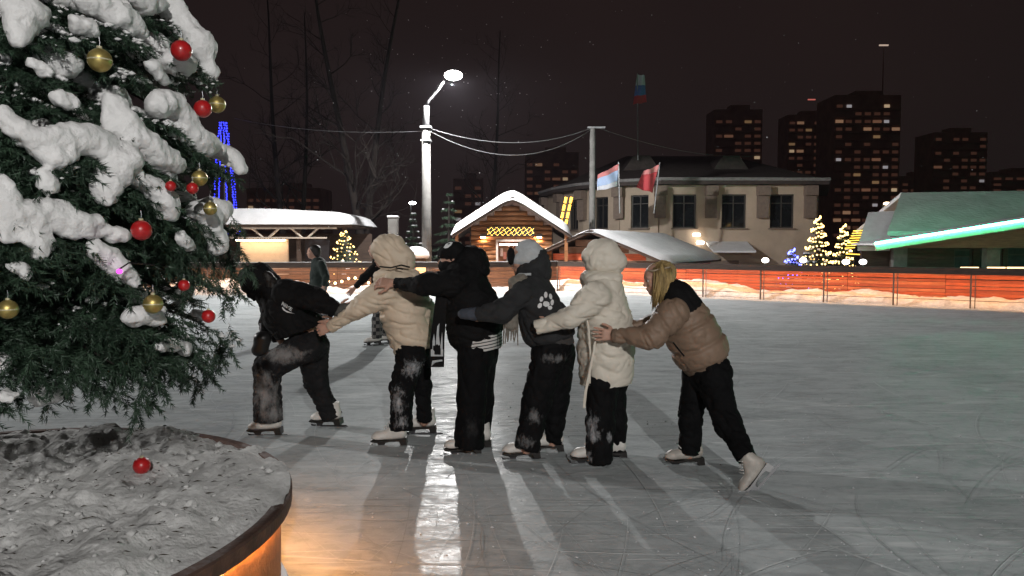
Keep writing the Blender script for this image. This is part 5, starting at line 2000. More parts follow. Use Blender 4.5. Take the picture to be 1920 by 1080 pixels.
def needle_mesh(twigs, per_m, ln, wd, seed, name):
    """twigs: array (n, 6) of segments; thin needle blades all round them"""
    rg = np.random.default_rng(seed)
    A, B = twigs[:, :3], twigs[:, 3:]
    L = np.linalg.norm(B - A, axis=1)
    cnt = np.maximum(2, (L * per_m).astype(int))
    idx = np.repeat(np.arange(len(A)), cnt)
    n = len(idx)
    t = rg.random(n)
    base = A[idx] + (B - A)[idx] * t[:, None]
    d = ((B - A) / np.maximum(L, 1e-6)[:, None])[idx]
    rn = rg.normal(size=(n, 3))
    rn -= d * (rn * d).sum(1)[:, None]
    rn /= np.maximum(np.linalg.norm(rn, axis=1), 1e-6)[:, None]
    nd = d * .75 + rn * rg.uniform(.45, .95, (n, 1))
    nd /= np.linalg.norm(nd, axis=1)[:, None]
    wv = np.cross(nd, rg.normal(size=(n, 3)))
    wv /= np.maximum(np.linalg.norm(wv, axis=1), 1e-6)[:, None]
    l_ = ln * rg.uniform(.7, 1.25, (n, 1))
    V = np.empty((n, 3, 3))
    V[:, 0] = base - wv * wd * .5
    V[:, 1] = base + wv * wd * .5
    V[:, 2] = base + nd * l_
    return np_mesh(name, V.reshape(-1, 3), np.arange(n * 3).reshape(-1, 3), smooth=False)


def bough_twigs(p0, p1, droop, rg, out, spread=.42, step=.05):
    """one bough p0->p1 sagging by droop, with side twigs; returns its path"""
    p0, p1 = np.array(p0, float), np.array(p1, float)
    L = np.linalg.norm(p1 - p0)
    n = max(4, int(L / step))
    ts = np.linspace(0, 1, n + 1)
    path = p0 + (p1 - p0) * ts[:, None]
    path[:, 2] += droop * (np.sin(ts * math.pi) * .45 - ts ** 2 * .35)
    hd = (p1 - p0) / L
    sd = np.cross(hd, (0, 0, 1))
    sd /= max(1e-6, np.linalg.norm(sd))
    for i in range(n):
        out.append((*path[i], *path[i + 1]))
        t = ts[i]
        if t < .12:
            continue
        tl = L * spread * (1 - t) ** .8 * .75 + .07
        for sg in (-1, 1):
            dr = hd * rg.uniform(.5, .9) + sd * sg * rg.uniform(.6, 1.0) + np.array((0, 0, rg.uniform(-.45, .08)))
            dr /= np.linalg.norm(dr)
            a = path[i]
            ll = tl * rg.uniform(.6, 1.15)
            m = a + dr * ll * .5
            e = a + dr * ll + np.array((0, 0, -ll * .22))
            out.append((*a, *m))
            out.append((*m, *e))
            if ll > .16:
                for k in (.35, .65):
                    b0 = a + dr * ll * k
                    b1 = b0 + (dr * .6 + np.cross(dr, (0, 0, 1)) * rg.choice((-1, 1)) * .7 + np.array((0, 0, -.25))) * ll * .35
                    out.append((*b0, *b1))
    return path


# snow lying on the boughs that face the camera: (x, y, half width) along each drooping bough
TONGUES = [((215, 190, 15), (225, 215, 22), (260, 255, 31), (300, 290, 23), (335, 314, 9)), ((300, 200, 16), (335, 198, 23), (355, 228, 23), (388, 280, 10)),
           ((378, 262, 13), (405, 274, 19), (432, 296, 14), (465, 320, 5)), ((5, 208, 8), (40, 250, 13), (90, 272, 21), (150, 254, 24), (190, 266, 19), (205, 292, 9)),
           ((150, 262, 20), (120, 285, 14), (95, 300, 6)), ((240, 285, 22), (228, 318, 20), (205, 352, 15), (200, 378, 6)), ((255, 330, 11), (285, 345, 15), (312, 375, 15), (326, 412, 6)),
           ((0, 335, 10), (15, 375, 14), (10, 415, 22), (55, 412, 23), (100, 402, 25), (138, 418, 16), (162, 436, 5)), ((60, 430, 16), (75, 455, 13), (82, 478, 5)), ((0, 430, 18), (25, 452, 8)),
           ((20, 0, 20), (60, 20, 23), (40, 58, 13), (30, 80, 5)), ((170, 0, 18), (205, 8, 24), (245, 42, 18), (275, 62, 6)), ((255, 0, 12), (330, 12, 25), (352, 44, 20), (382, 82, 18), (396, 122, 12), (402, 150, 4)),
           ((140, 35, 7), (165, 48, 9), (180, 62, 4)), ((385, 395, 10), (402, 415, 17), (412, 445, 11), (408, 470, 4)), ((165, 420, 6), (203, 428, 12), (235, 446, 5)),
           ((178, 462, 9), (212, 490, 11), (245, 520, 11), (262, 540, 4)), ((250, 596, 10), (285, 590, 11), (312, 606, 5)), ((80, 325, 9), (95, 345, 9), (90, 362, 4)),
           ((300, 648, 8), (330, 645, 8), (360, 655, 4)), ((60, 118, 5), (85, 130, 8), (105, 146, 4)), ((280, 120, 6), (300, 135, 8), (318, 155, 4)), ((100, 180, 5), (125, 188, 8), (150, 200, 4)),
           ((335, 440, 5), (352, 455, 7), (362, 472, 3)), ((20, 500, 6), (45, 512, 7), (62, 528, 3))]


def big_fir():
    root = empty('fir_tree', (TR.x, TR.y, PH - .05))
    tag(root, 'large snow laden fir hung with red and gold baubles in the planter', 'tree')
    o = np.array(root.location)
    rg = np.random.default_rng(5)
    MB().tube([(0, 0, -.15), (.01, 0, .5), (0, .01, 2.0), (0, 0, 4.9)], [.085, .075, .055, .01], 10).build('trunk', M_BARK, root, smooth=True)
    tw, prims, limbs = [], [], MB()
    z = 1.06
    while z < 5.4:
        R_ = crown_r(z)
        nb = max(4, int(5 + (11 if z < 1.75 else 6) * R_))
        a0 = rg.uniform(0, 6.28)
        for k in range(nb):
            a = a0 + 6.283 * k / nb + rg.uniform(-.25, .25)
            ll = R_ * rg.uniform(.80, 1.0)
            zt = z + rg.uniform(-.10, .06)
            p0 = (TR.x + .04 * math.cos(a), TR.y + .04 * math.sin(a), z + .14 * R_)
            p1 = (TR.x + ll * math.cos(a), TR.y + ll * math.sin(a), zt)
            path = bough_twigs(p0, p1, .20 * R_, rg, tw, step=.055 if z < 3.1 else .09)
            limbs.tube([path[0] - o, path[len(path) // 2] - o, path[-2] - o], [.016, .010, .004], 5)
            cosv = (math.cos(a) * .62 - math.sin(a) * .78)
            if rg.random() < (.42 if z > 1.7 else .16):
                for t in np.arange(rg.uniform(.45, .7), 1.0, .10):
                    c = path[int(t * (len(path) - 1))]
                    s = rg.uniform(.035, .075) * (1.0 if z > 1.6 else .7)
                    prims.append(ell(c + np.array((0, 0, .035)), s * 1.25, s * 1.25, s * .75))
        z += .135 if z < 3.1 else .2
    # the boughs that carry the big cushions in front
    for tg in TONGUES:
        for (x0, y0, r0), (x1, y1, r1) in zip(tg, tg[1:]):
            nn_ = max(2, int(math.hypot(x1 - x0, y1 - y0) / 7))
            for i in range(nn_):
                t = i / nn_
                rp = r0 + (r1 - r0) * t
                p = on_crown(x0 + (x1 - x0) * t + rg.uniform(-3, 3), y0 + (y1 - y0) * t + rg.uniform(-2, 2), .04)
                s = rp / FPX * p.y
                nrm = Vector((TR.x - p.x, TR.y - p.y, 0)).normalized()
                c = p + nrm * s * .4
                prims.append(ell(c, s * .95, s * .95, s * .72))
                if rg.random() < .7:
                    a_ = rg.uniform(0, 6.28)
                    sz = s * rg.uniform(.28, .5)
                    prims.append(ell(c + Vector((math.cos(a_) * .85 * s, math.sin(a_) * .85 * s, rg.uniform(-.7, .1) * s)), sz * 1.2, sz * 1.2, sz * .7))
                if i % 3 == 0:
                    tip = c - nrm * s * 1.0 - Vector((rg.uniform(-.03, .03), 0, s * 1.05 + .02))
                    path = bough_twigs((TR.x, TR.y, c.z + .22), tip, .10, rg, tw, step=.06)
                    c2 = Vector(path[int(.80 * (len(path) - 1))])
                    prims.append(ell((c2.x, c2.y, max(c2.z + .03, c.z)), s * .8, s * .8, s * .55))
    # hanging sprays along the lower edge and the right outline
    for px, py, ln in ((265, 770, 60), (255, 790, 30), (390, 705, 50), (415, 660, 40), (345, 720, 40), (215, 735, 45), (180, 745, 40), (110, 728, 40), (140, 715, 40), (300, 735, 40), (20, 740, 30), (60, 700, 40),
                       (440, 540, 50), (430, 505, 45), (425, 580, 40), (405, 690, 50), (370, 735, 30), (285, 715, 50), (330, 700, 50), (240, 700, 60), (400, 540, 60), (350, 560, 60), (380, 480, 50), (420, 450, 40)):
        p = on_crown(px, py - ln, .10)
        e = P(px, py, p.y)
        m = Vector((TR.x, TR.y, p.z + .30)).lerp(p, .45)
        bough_twigs(m, p, .05, rg, tw, step=.05)
        bough_twigs(p, e, 0.0, rg, tw, step=.035, spread=.55)
        bough_twigs(p + Vector((.02, .05, .02)), e + Vector((.04, .08, .05)), 0.0, rg, tw, step=.04, spread=.5)
    limbs.build('limbs', M_BARK, root)['kind'] = 'stuff'
    T = np.array(tw)
    low = T[:, 2] < 3.15
    V = []
    green = mat('fir_needles', (.042, .080, .046), .55, .5, 9.0, col2=(.016, .034, .020))
    me = needle_mesh(np.vstack([T[low]]) - np.tile(o, 2), 430, .027, .0046, 3, 'crown')
    link('crown', me, green, root)['kind'] = 'stuff'
    me = needle_mesh(T[~low] - np.tile(o, 2), 110, .032, .005, 4, 'crown')
    link('crown', me, green, root)['kind'] = 'stuff'
    v, q = implicit(prims, .0145, .04)
    n_ = vnormals(v, q)
    v = v + n_ * (.012 * wav(v, 26.0, 3) + .007 * wav(v, 70.0, 4) + .004 * wav(v, 160.0, 5))[:, None]
    fs_ = mat('fir_snow', (.80, .79, .78), .8, .08, 6.0, .5, 40.0, bdist=.02)
    link('snow_cushions', np_mesh('snow_cushions', v - o, q), fs_, root)['kind'] = 'stuff'
    # powder caught on the needles
    tl = T[low]
    pick = tl[rg.integers(0, len(tl), 34000)]
    clump = wav(pick[:, :3], 6.0, 77) + .5 * wav(pick[:, :3], 15.0, 78)
    pick = pick[clump > np.where(pick[:, 2] > 1.55, .25, .75)]
    db = MB()
    for sgm in pick:
        t = rg.random()
        c = sgm[:3] * (1 - t) + sgm[3:] * t - o + np.array((0, 0, .010))
        s = rg.uniform(.006, .014) if rg.random() < .75 else rg.uniform(.014, .030)
        w3 = rg.uniform(.7, 1.5, 3)
        db.add([(c[0] + s * vx * w3[0], c[1] + s * vy * w3[1], c[2] + s * .55 * vz) for vx, vy, vz in OCT], OF)
    link('snow_powder', db.mesh('snow_powder', True), fs_, root)['kind'] = 'stuff'


big_fir()

BAUBLES = [(340, 95, 21, 'red', 'red bauble at the upper right of the snowy fir'), (187, 113, 24, 'gold', 'gold bauble high on the snowy fir'),
           (380, 204, 18, 'red', 'red bauble touching a gold one on the fir edge'), (407, 196, 17, 'gold', 'gold bauble on the fir edge beside a red one'),
           (265, 432, 21, 'red', 'red bauble in the middle of the snowy fir'), (374, 334, 16, 'gold', 'gold bauble just above a small red one at the fir edge'),
           (320, 349, 11, 'red', 'small dull red bauble left of the fir edge'), (361, 353, 12, 'red', 'small red bauble just below a gold one'),
           (394, 391, 14, 'gold', 'gold bauble under snow beside the pavilion roof'), (391, 593, 14, 'red', 'red bauble low on the right edge of the fir'),
           (287, 570, 20, 'gold', 'gold bauble low in the middle of the fir'), (15, 580, 20, 'gold', 'gold bauble at the left picture edge'),
           (266, 873, 18, 'red', 'red bauble lying on the planter snow'), (345, 535, 12, 'red', 'dark red bauble deep among the lower fir boughs')]
gold = mat('gold_bauble', (.50, .39, .13), .42, .2, 30.0, metal=.75)
gold_band = mat('gold_bauble_band', (.62, .56, .36), .5, .2, 30.0, metal=.3)
red = mat('red_bauble', (.46, .014, .016), .34, .2, 30.0, coat=.5)
for px, py, rp, c, lb in BAUBLES:
    if py > 800:
        p = None
        for i in range(300):
            p = P(px, py, 2.5 + i * .01)
            if p.z < PH + .075 + rp / FPX * 3.2 * .5:
                break
    else:
        p = on_crown(px, py, .0)
        p = p - Vector((p.x, p.y, p.z - CAMZ)).normalized() * .05
    s = rp / FPX * p.y * .9
    b_ = MB().sphere((0, 0, 0), s, 20, 14).build('bauble', gold if c == 'gold' else red, None, p, smooth=True)
    tag(b_, lb, 'bauble', 'baubles on the fir')
    if c == 'gold':
        MB().lathe([(s * 1.008, -.06 * s), (s * 1.02, 0), (s * 1.008, .06 * s)], n=24).build('band', gold_band, b_)
    MB().lathe([(s * .22, s * .95), (s * .22, s * 1.18), (.001, s * 1.2)], n=10).build('cap', gold_band, b_)
    MB().tube([(0, 0, s * 1.15), (s * .05, 0, s * 1.5), (0, 0, s * 2.0)], s * .035, 5).build('hook', M_METAL, b_)
p = on_crown(224, 508, .0) + Vector((.02, -.04, 0))
fl = MB().sphere((0, 0, 0), .011, 8, 6, .8).build('fairy_light', glow('magenta_bulb', (1.0, .05, .85), 3.0), None, p, smooth=True)
tag(fl, 'tiny glowing magenta fairy light in the snowy fir', 'fairy light')
MB().tube([(0, 0, .008), (.02, .03, .03), (.08, .1, .02)], .003, 5).build('wire', M_BLACKPLASTIC, fl)


# ---------------------------------------------------------------- trees, garlands and lamps behind the rink
def small_fir(name, loc, h, r_, label, seed, needles, bulbs=None, snow=.25, cat='tree', group=None, nb_turns=7):
    rg = np.random.default_rng(seed)
    root = empty(name, loc)
    tag(root, label, cat, group)
    MB().tube([(0, 0, -.2), (0, 0, h * .95)], [h * .03, .01], 7).build('trunk', M_BARK, root)
    tw = []
    z = h * .08
    sn = MB()
    while z < h * .98:
        R_ = r_ * (1 - z / h) ** .9 + .03
        for k in range(max(4, int(6 + R_ * 5))):
            a = rg.uniform(0, 6.28)
            ll = R_ * rg.uniform(.7, 1.08)
            p0 = (0, 0, z + .1 * R_)
            p1 = (ll * math.cos(a), ll * math.sin(a), z - .12 * R_)
            pa = bough_twigs(p0, p1, .12 * R_, rg, tw, step=max(.14, h * .035), spread=.4)
            if rg.random() < snow:
                c = pa[int(.75 * (len(pa) - 1))]
                sn.sphere((c[0], c[1], c[2] + .04), rg.uniform(.06, .13) * (.5 + R_ * .5), 7, 5, .55)
        z += h * .062
    me = needle_mesh(np.array(tw), needles, .09, .016, seed, 'crown')
    c = link('crown', me, mat('fir_needles', (.03, .06, .03)), root)
    c['kind'] = 'stuff'
    if sn.v:
        sn.build('snow', M_SNOW, root, smooth=True)['kind'] = 'stuff'
    if bulbs:
        col_, st, n_, br = bulbs
        bm = MB()
        for k in range(n_):
            t = (k + .5) / n_
            z = h * (.06 + .92 * t)
            a = nb_turns * 6.283 * t + rg.uniform(-.1, .1)
            R_ = r_ * (1 - z / h) ** .9 + .05
            bm.sphere((R_ * math.cos(a), R_ * math.sin(a), z + rg.uniform(-.04, .04)), br, 6, 4)
        o = bm.build('light_string', glow('bulb_%s' % name, col_, st), root)
        o['kind'] = 'stuff'
    return root


def at_base(px, d, z=-1.3):
    p = P(px, 458, d)
    return (p.x, d, z)


def h_of(py, d, z=-1.3):
    return P(960, py, d).z - z


WARM = (1.0, .66, .22)
small_fir('christmas_tree', at_base(646, 29.0, -.6), h_of(430, 29.0, -.6), 1.15, 'small dark fir wound with warm lights by the canopy end', 21, 40, (WARM, 5.0, 130, .026), .1, nb_turns=9)
small_fir('christmas_tree', at_base(1533, 34.0), h_of(402, 34.0), 1.15, 'tall fir wound with yellow lights at the building corner', 22, 30, (WARM, 9.0, 210, .040), .35, nb_turns=10)
small_fir('christmas_tree', at_base(1581, 33.0), h_of(418, 33.0), .85, 'slimmer yellow lit fir right of the tall lit one', 23, 30, (WARM, 9.0, 180, .038), .2, nb_turns=10)
small_fir('lit_shrub', at_base(1486, 32.0), h_of(464, 32.0), 1.0, 'small shrub covered in blue lights before the plaster building', 24, 30, ((.10, .12, 1.0), 9.0, 120, .036), .4, 'shrub', nb_turns=8)
small_fir('snowy_fir', at_base(842, 34.0), h_of(352, 34.0), 1.5, 'dark unlit fir between the lamp pole and the kiosk', 25, 40, None, .12)
small_fir('snowy_fir', at_base(775, 38.0), h_of(392, 38.0), 1.3, 'dim snowy fir just left of the lamp pole', 26, 40, None, .5)
small_fir('snowy_fir', at_base(1515, 31.5), h_of(470, 31.5), 1.7, 'low snow laden fir in front of the lit ones', 27, 40, None, .9)

# blue light cone on a mast, seen past the big fir
bt = tag(empty('light_cone', at_base(423, 36.0)), 'tall cone of blue light strings behind the pavilion', 'light sculpture')
hh = h_of(232, 36.0)
MB().tube([(0, 0, 0), (0, 0, hh)], [.06, .03], 7).build('mast', M_BLACKMETAL, bt)
blue = glow('blue_bulb', (.03, .04, 1.0), 5.0)
for k in range(9):
    a = 6.283 * k / 9 + .35
    bm = MB()
    for j in range(70):
        t = (j + .5) / 70
        r_ = .12 + .72 * (1 - t) ** .75
        bm.sphere((r_ * math.cos(a) + rng.uniform(-.03, .03), r_ * math.sin(a), hh * t + .1), .026, 6, 4)
    bm.build('light_string', blue, bt)['kind'] = 'stuff'

# amber light ladder beside the building and yellow light fan by the firs
la = P(1050, 424, 31.5)
lb_ = P(1062, 368, 31.5)
ld_ = tag(empty('light_ladder', la), 'leaning ladder of amber light bars right of the kiosk roof', 'light sculpture')
dv = lb_ - la
amber = glow('amber_bar', (1.0, .50, .06), 2.6)
for off in (0.0, .22):
    for k in range(4):
        a = dv * (k * .25 + .02) + Vector((off, 0, 0))
        b = dv * (k * .25 + .22) + Vector((off, 0, 0))
        MB().tube([a, b], .055, 6).build('light_bar', amber, ld_)
MB().tube([Vector((.11, .05, -(la.z + 1.3))), dv * 1.0 + Vector((.11, .05, 0))], .03, 6).build('pole', M_BLACKMETAL, ld_)
lf_ = tag(empty('light_fan', P(1592, 468, 31.0)), 'fan of yellow light bars between the lit firs and the annex', 'light sculpture')
for k in range(8):
    y = 432 + k * 4.6
    x1 = 1621 - k * 2.6
    x0 = 1600 - k * 2.2
    a, b = P(x0, y + 1.0, 31.0) - lf_.location, P(x1, y, 31.0) - lf_.location
    MB().tube([a, b], .018, 5).build('light_bar', glow('yellow_bar', (1.0, .62, .08), 2.6), lf_)
MB().tube([P(1586, 476, 31.0) - lf_.location, P(1632, 478, 31.0) - lf_.location], .02, 5).build('light_bar', glow('yellow_bar', (1, .62, .08), 2.6), lf_)
MB().box((0.25, .05, -.6), (.06, .06, 2.6)).build('pole', M_BLACKMETAL, lf_)

# ball lamps on short posts beyond the fence, and a few distant street lamps
for i, (px, py, d, lb) in enumerate(((1435, 488, 27.0, 'ball lamp in front of the plaster wall corner'), (1506, 488, 27.0, 'ball lamp below the blue lit shrub'),
                                     (1586, 491, 26.0, 'ball lamp below the slim yellow lit fir'), (1618, 491, 26.0, 'ball lamp beside the annex wall'),
                                     )):
    c = P(px, py, d)
    o = tag(empty('ball_lamp', (c.x, c.y, -1.0)), lb, 'lamp', 'ball lamps behind the fence')
    MB().tube([(0, 0, 0), (0, 0, c.z + .92)], .035, 7).build('post', M_BLACKMETAL, o)
    MB().sphere((0, 0, c.z + 1.0), .12, 14, 10, .75).build('globe', glow('ball_glow', (1.0, .93, .86), 9.0), o, smooth=True)
for px, py, d, w, col_, st, lb in ((770, 381, 60.0, .55, (.92, .97, 1.0), 25.0, 'small cold white street lamp far left of the lamp pole'),
                                   (692, 422, 50.0, .30, (1.0, .72, .50), 7.0, 'small warm lamp glowing far off above the cream hood'),
                                   (1655, 382, 60.0, .50, (1.0, .72, .45), 9.0, 'warm lamp glowing above the annex roof'),
                                   (1678, 384, 60.0, .45, (1.0, .80, .55), 9.0, 'second warm lamp above the annex roof')):
    c = P(px, py, d)
    o = tag(empty('distant_lamp', (c.x, c.y, -1.3)), lb, 'street lamp', 'distant street lamps')
    MB().tube([(0, 0, 0), (0, 0, c.z + 1.25)], [.09, .06], 7).build('pole', M_BLACKMETAL, o)
    MB().tube([(0, 0, c.z + 1.25), (.12, -.1, c.z + 1.42), (.3, -.25, c.z + 1.45)], .04, 6).build('arm', M_BLACKMETAL, o)
    MB().sphere((.18, -.3, c.z + 1.3), w * .5, 12, 8, .45).build('lamp_head', glow('far_lamp_%d' % px, col_, st), o, smooth=True)


def bare_tree(px0, py0, px1, py1, d, rad, seed, label):
    """tall leafless tree; trunk through two picture points"""
    r2 = random.Random(seed)
    a, b = P(px0, py0, d), P(px1, py1, d)
    dv = (b - a) / max(.1, (b.z - a.z))
    base = a - dv * (a.z + 1.3)
    root = tag(empty('bare_tree', base), label, 'tree', 'bare trees behind the rink')
    H = 17.0
    trunk = [dv * (H * t) + Vector((.25 * math.sin(t * 5 + seed), .2 * math.cos(t * 4), 0)) * t for t in [i / 10 for i in range(11)]]
    MB().tube(trunk, [rad * (1 - .85 * i / 10) for i in range(11)], 9).build('trunk', M_BARK, root, smooth=True)
    mb = MB()

    def grow(p, dr, ln, r_, lev):
        pts = [p]
        q = dr.copy()
        for _ in range(4):
            q = (q + Vector((r2.uniform(-.22, .22), r2.uniform(-.22, .22), r2.uniform(-.02, .20)))).normalized()
            pts.append(pts[-1] + q * ln / 4)
        mb.tube(pts, [r_, r_ * .85, r_ * .65, r_ * .5, r_ * .25], 4, cap=False)
        if lev < 3:
            for k in range(4 if lev < 2 else 3):
                i = r2.randint(1, 4)
                a_ = r2.uniform(0, 6.28)
                s_ = q.orthogonal().normalized()
                s_ = (Matrix.Rotation(a_, 3, q) @ s_)
                grow(pts[i], (q * .7 + s_ * .7).normalized(), ln * r2.uniform(.45, .65), r_ * .5, lev + 1)
    for k in range(16):
        t = .22 + .75 * k / 16
        i = int(t * 10)
        p = trunk[i].lerp(trunk[min(10, i + 1)], t * 10 - i)
        a_ = r2.uniform(0, 6.28)
        grow(p, Vector((math.cos(a_), math.sin(a_), .55)).normalized(), (1 - t * .6) * r2.uniform(2.6, 4.2), rad * .34 * (1.1 - t), 0)
    mb.build('branches', M_BARK, root)


bare_tree(640, 240, 604, 20, 37.0, .24, 1, 'tall bare tree leaning left of the lamp pole')
bare_tree(712, 250, 742, 40, 39.0, .23, 2, 'tall bare tree leaning right just beside the lamp pole')
bare_tree(520, 300, 500, 60, 44.0, .22, 3, 'bare tree above the snowy pavilion roof')
bare_tree(570, 300, 575, 60, 48.0, .20, 5, 'slim bare tree between the pavilion end and the leaning tree')
bare_tree(930, 260, 945, 60, 52.0, .20, 6, 'bare tree right of the lamp head behind the kiosk')


# flags
def flag(name, label, pole_px, pole_base, pole_top, d, quad, bands, vertical):
    """cloth between four picture points (corners clockwise from the top at the pole); bands: (share, colour)"""
    b0, t0 = P(*pole_base, d), P(*pole_top, d)
    root = tag(empty(name, b0), label, 'flag', 'flags at the plaster building')
    MB().tube([(0, 0, 0), t0 - b0], .035, 7).build('flagpole', M_METAL, root)
    c = [P(x, y, d) - b0 for x, y in quad]
    n1, n2 = 16, 12
    start = 0.0
    for sh, m in bands:
        mb = MB()
        vs, fs = [], []
        for i in range(n1 + 1):
            for j in range(n2 + 1):
                u = i / n1
                v = start + sh * j / n2
                p = (c[0].lerp(c[1], u)).lerp(c[3].lerp(c[2], u), v) if vertical else (c[0].lerp(c[3], u)).lerp(c[1].lerp(c[2], u), v)
                p = p + Vector((0, .10 * math.sin(u * 7 + v * 2.5) - .05, .02 * math.sin(u * 9)))
                vs.append(p)
        for i in range(n1):
            for j in range(n2):
                a = i * (n2 + 1) + j
                fs.append((a, a + 1, a + n2 + 2, a + n2 + 1))
        mb.add(vs, fs)
        o = mb.build('cloth', m, root, smooth=True)
        sm = o.modifiers.new('thick', 'SOLIDIFY')
        sm.thickness = .012
        start += sh


f_w = mat('flag_white', (.62, .64, .70), .8, .06)
f_b = mat('flag_blue', (.10, .17, .45), .8, .08)
f_lb = mat('flag_pale_blue', (.40, .52, .75), .8, .08)
f_r = mat('flag_red', (.50, .06, .07), .8, .1)
f_p = mat('flag_pink', (.60, .22, .22), .8, .1)
flag('flag', 'drooping white and blue flag with a red edge left of the dormer', None, (1162, 400), (1160, 304), 36.0, ((1160, 308), (1121, 328), (1119, 358), (1158, 350)), ((.26, f_p), (.5, f_lb), (.24, f_w)), True)
flag('flag', 'drooping red flag right of the white and blue one', None, (1226, 400), (1237, 305), 36.0, ((1236, 309), (1206, 322), (1193, 352), (1223, 362)), ((.25, f_p), (.75, f_r)), True)
flag('flag', 'small tricolour hanging limp from the tall mast above the roof', None, (1196, 300), (1195, 138), 44.0, ((1195, 140), (1209, 142), (1212, 192), (1187, 196)), ((.36, f_w), (.36, f_b), (.28, f_r)), True)


# odd things along the fence
p = P(738, 470, 28.6)
gp = tag(empty('gate_pillar', (p.x, p.y, -.3)), 'squat pale pillar with a snow cap left of the lamp pole', 'pillar')
zt = P(738, 408, 28.6).z + .3
MB().box((0, 0, zt / 2), (.36, .36, zt)).build('shaft', M_CONCRETE, gp, bevel=.02)
MB().box((0, 0, zt + .03), (.42, .42, .08)).build('cap', M_SNOW, gp, bevel=.03)
p = P(780, 478, 27.5)
sb = tag(empty('snow_covered_bin', (p.x, p.y, -.2)), 'bin under a round cushion of snow beside the lamp pole', 'bin')
MB().box((0, 0, .68), (.72, .5, 1.36)).build('bin', M_DARKWOOD, sb, bevel=.03)
MB().lathe([(.46, 1.36), (.50, 1.45), (.46, 1.58), (.34, 1.70), (.16, 1.76), (.001, 1.78)], n=20).build('snow_cap', M_SNOW, sb, smooth=True)
p = P(789, 510, 26.6)
lp_ = tag(empty('fence_lantern', (p.x, p.y, .1)), 'square warm lit panel in the fence behind the cream jacket', 'lantern')
MB().box((0, .04, p.z - .1), (.42, .10, .42)).build('frame', M_DARKWOOD, lp_)
MB().box((0, -.02, p.z - .1), (.34, .03, .34)).build('panel', glow('panel_glow', (1.0, .62, .34), .9), lp_)
gb = tag(empty('garland', P(618, 524, 26.2)), 'string of warm bulbs drooping along the left fence', 'garland')
gbm = glow('garland_bulb', (1.0, .68, .35), 8.0)
pts = [P(616 + k * 12.5, 526 + 5 * math.sin(k * 1.15 + .5), 26.25) - gb.location for k in range(8)]
MB().tube(pts, .008, 5).build('cord', M_BLACKPLASTIC, gb)
bm_ = MB().sphere((0, 0, 0), .045, 8, 6).mesh('bulb', True)
for q_ in pts:
    link('bulb', bm_, gbm, gb, q_)

# ---------------------------------------------------------------- loose ice and falling snow
r2 = random.Random(99)
mb = MB()
for k in range(1700):
    y = 2.2 + 9.0 * r2.random() ** 1.5
    x = r2.uniform(-.9, .72 * y)
    if (x - PC.x) ** 2 + (y - PC.y) ** 2 < (PR + .05) ** 2:
        continue
    s = r2.choice((.0018, .0022, .003, .004, .0045, .007)) * r2.uniform(.8, 1.3)
    a = r2.uniform(0, 3.14)
    vs = [(x + s * (vx * math.cos(a) * 1.4 - vy * math.sin(a)), y + s * (vx * math.sin(a) * 1.4 + vy * math.cos(a)), s * .4 + s * .7 * vz) for vx, vy, vz in OCT]
    mb.add(vs, OF)
tag(mb.build('ice_crumbs', M_SNOW), 'tiny ice crumbs strewn over the near ice', 'ice', kind='stuff')
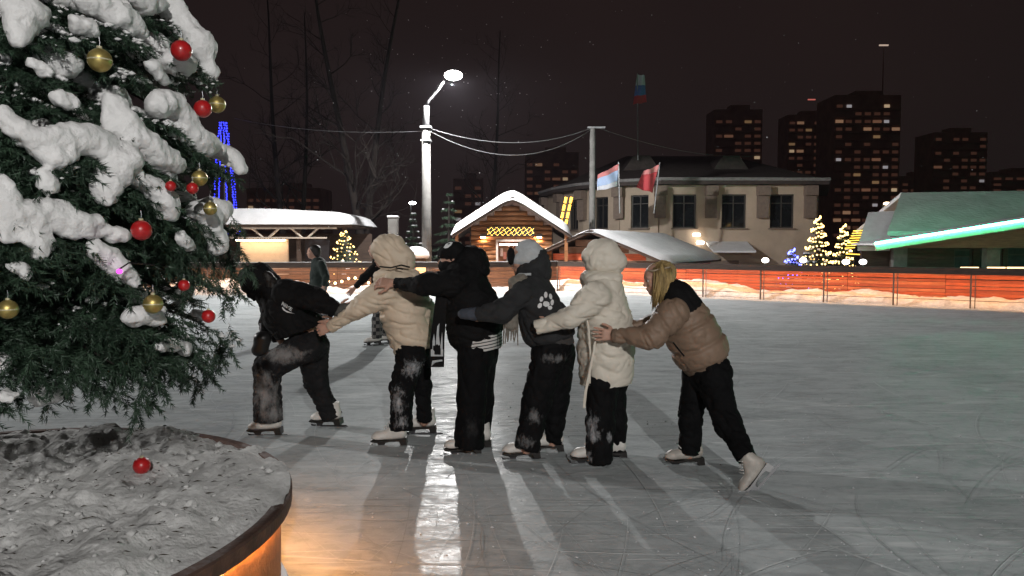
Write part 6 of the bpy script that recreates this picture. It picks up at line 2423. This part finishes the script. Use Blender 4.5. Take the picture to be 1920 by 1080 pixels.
# cuts and scrapings left by blades: shallow curved ribbons lying on the ice
def blade_marks(name, n_, seed, m, w0, w1, label, z):
    r3 = random.Random(seed)
    mb = MB()
    for k in range(n_):
        y = 2.3 + 15.0 * r3.random() ** 1.6
        x = r3.uniform(-.8 * y, .8 * y)
        rad = r3.choice((-1, 1)) * r3.uniform(1.2, 9.0)
        a = r3.uniform(0, 6.28)
        ln = r3.uniform(.5, 3.2)
        w = r3.uniform(w0, w1)
        ns = 14
        L, Rr = [], []
        px_, py_, th = x, y, a
        ok = True
        for i in range(ns + 1):
            t = i / ns
            hw = w * .5 * math.sin(math.pi * min(1, max(0, t * .96 + .02))) ** .5 * r3.uniform(.6, 1.1)
            nx, ny = -math.sin(th), math.cos(th)
            L.append((px_ + nx * hw, py_ + ny * hw, z + k * 1.2e-5))
            Rr.append((px_ - nx * hw, py_ - ny * hw, z + k * 1.2e-5))
            if math.hypot(px_ - PC.x, py_ - PC.y) < PR + .1:
                ok = False
            px_ += math.cos(th) * ln / ns
            py_ += math.sin(th) * ln / ns
            th += ln / ns / rad
        if ok:
            mb.add(L + Rr, [(i, ns + 1 + i, ns + 2 + i, i + 1) for i in range(ns)])
    tag(mb.build(name, m), label, 'ice marks', kind='stuff')


blade_marks('skate_scrapings', 430, 12, mat('scraped_ice', (.58, .61, .615), .8, .15, 20.0), .002, .007, 'pale curved scrapings left by blades on the ice', .0035)
blade_marks('skate_cuts', 430, 13, mat('cut_ice', (.36, .385, .395), .5, .2, 20.0), .002, .007, 'darker curved blade cuts in the ice', .0065)
blade_marks('scraped_snow', 30, 17, mat('scraped_ice', (.58, .61, .615)), .012, .03, 'broad smears of scraped ice dust', .002)
mb = MB()
for k in range(210):
    if k % 3:
        c = P(r2.gauss(850, 150), r2.gauss(190, 110), r2.uniform(15, 27))
        s = r2.uniform(.006, .013)
    else:
        c = P(r2.uniform(420, 1900), r2.uniform(0, 420), r2.uniform(6, 20))
        s = r2.uniform(.003, .006)
    mb.add([(c.x + s * vx, c.y + s * vy, c.z + s * vz) for vx, vy, vz in OCT], OF)
tag(mb.build('falling_snow', M_SNOW), 'fine snowflakes drifting around the lamp', 'snow', kind='stuff')

# ---------------------------------------------------------------- frosty air
hz = MB().box((0, 200, 43.5), (900, 900, 92)).build('haze', None)
hm = bpy.data.materials.new('haze_air')
hm.use_nodes = True
hn = hm.node_tree
hn.nodes.remove(hn.nodes['Principled BSDF'])
pv = hn.nodes.new('ShaderNodeVolumePrincipled')
pv.inputs['Color'].default_value = (.90, .84, .97, 1)
pv.inputs['Density'].default_value = HAZE
pv.inputs['Anisotropy'].default_value = .3
hn.links.new(pv.outputs['Volume'], hn.nodes['Material Output'].inputs['Volume'])
hz.data.materials.append(hm)
tag(hz, 'thin frosty air glowing round the lamp', 'haze', kind='stuff')
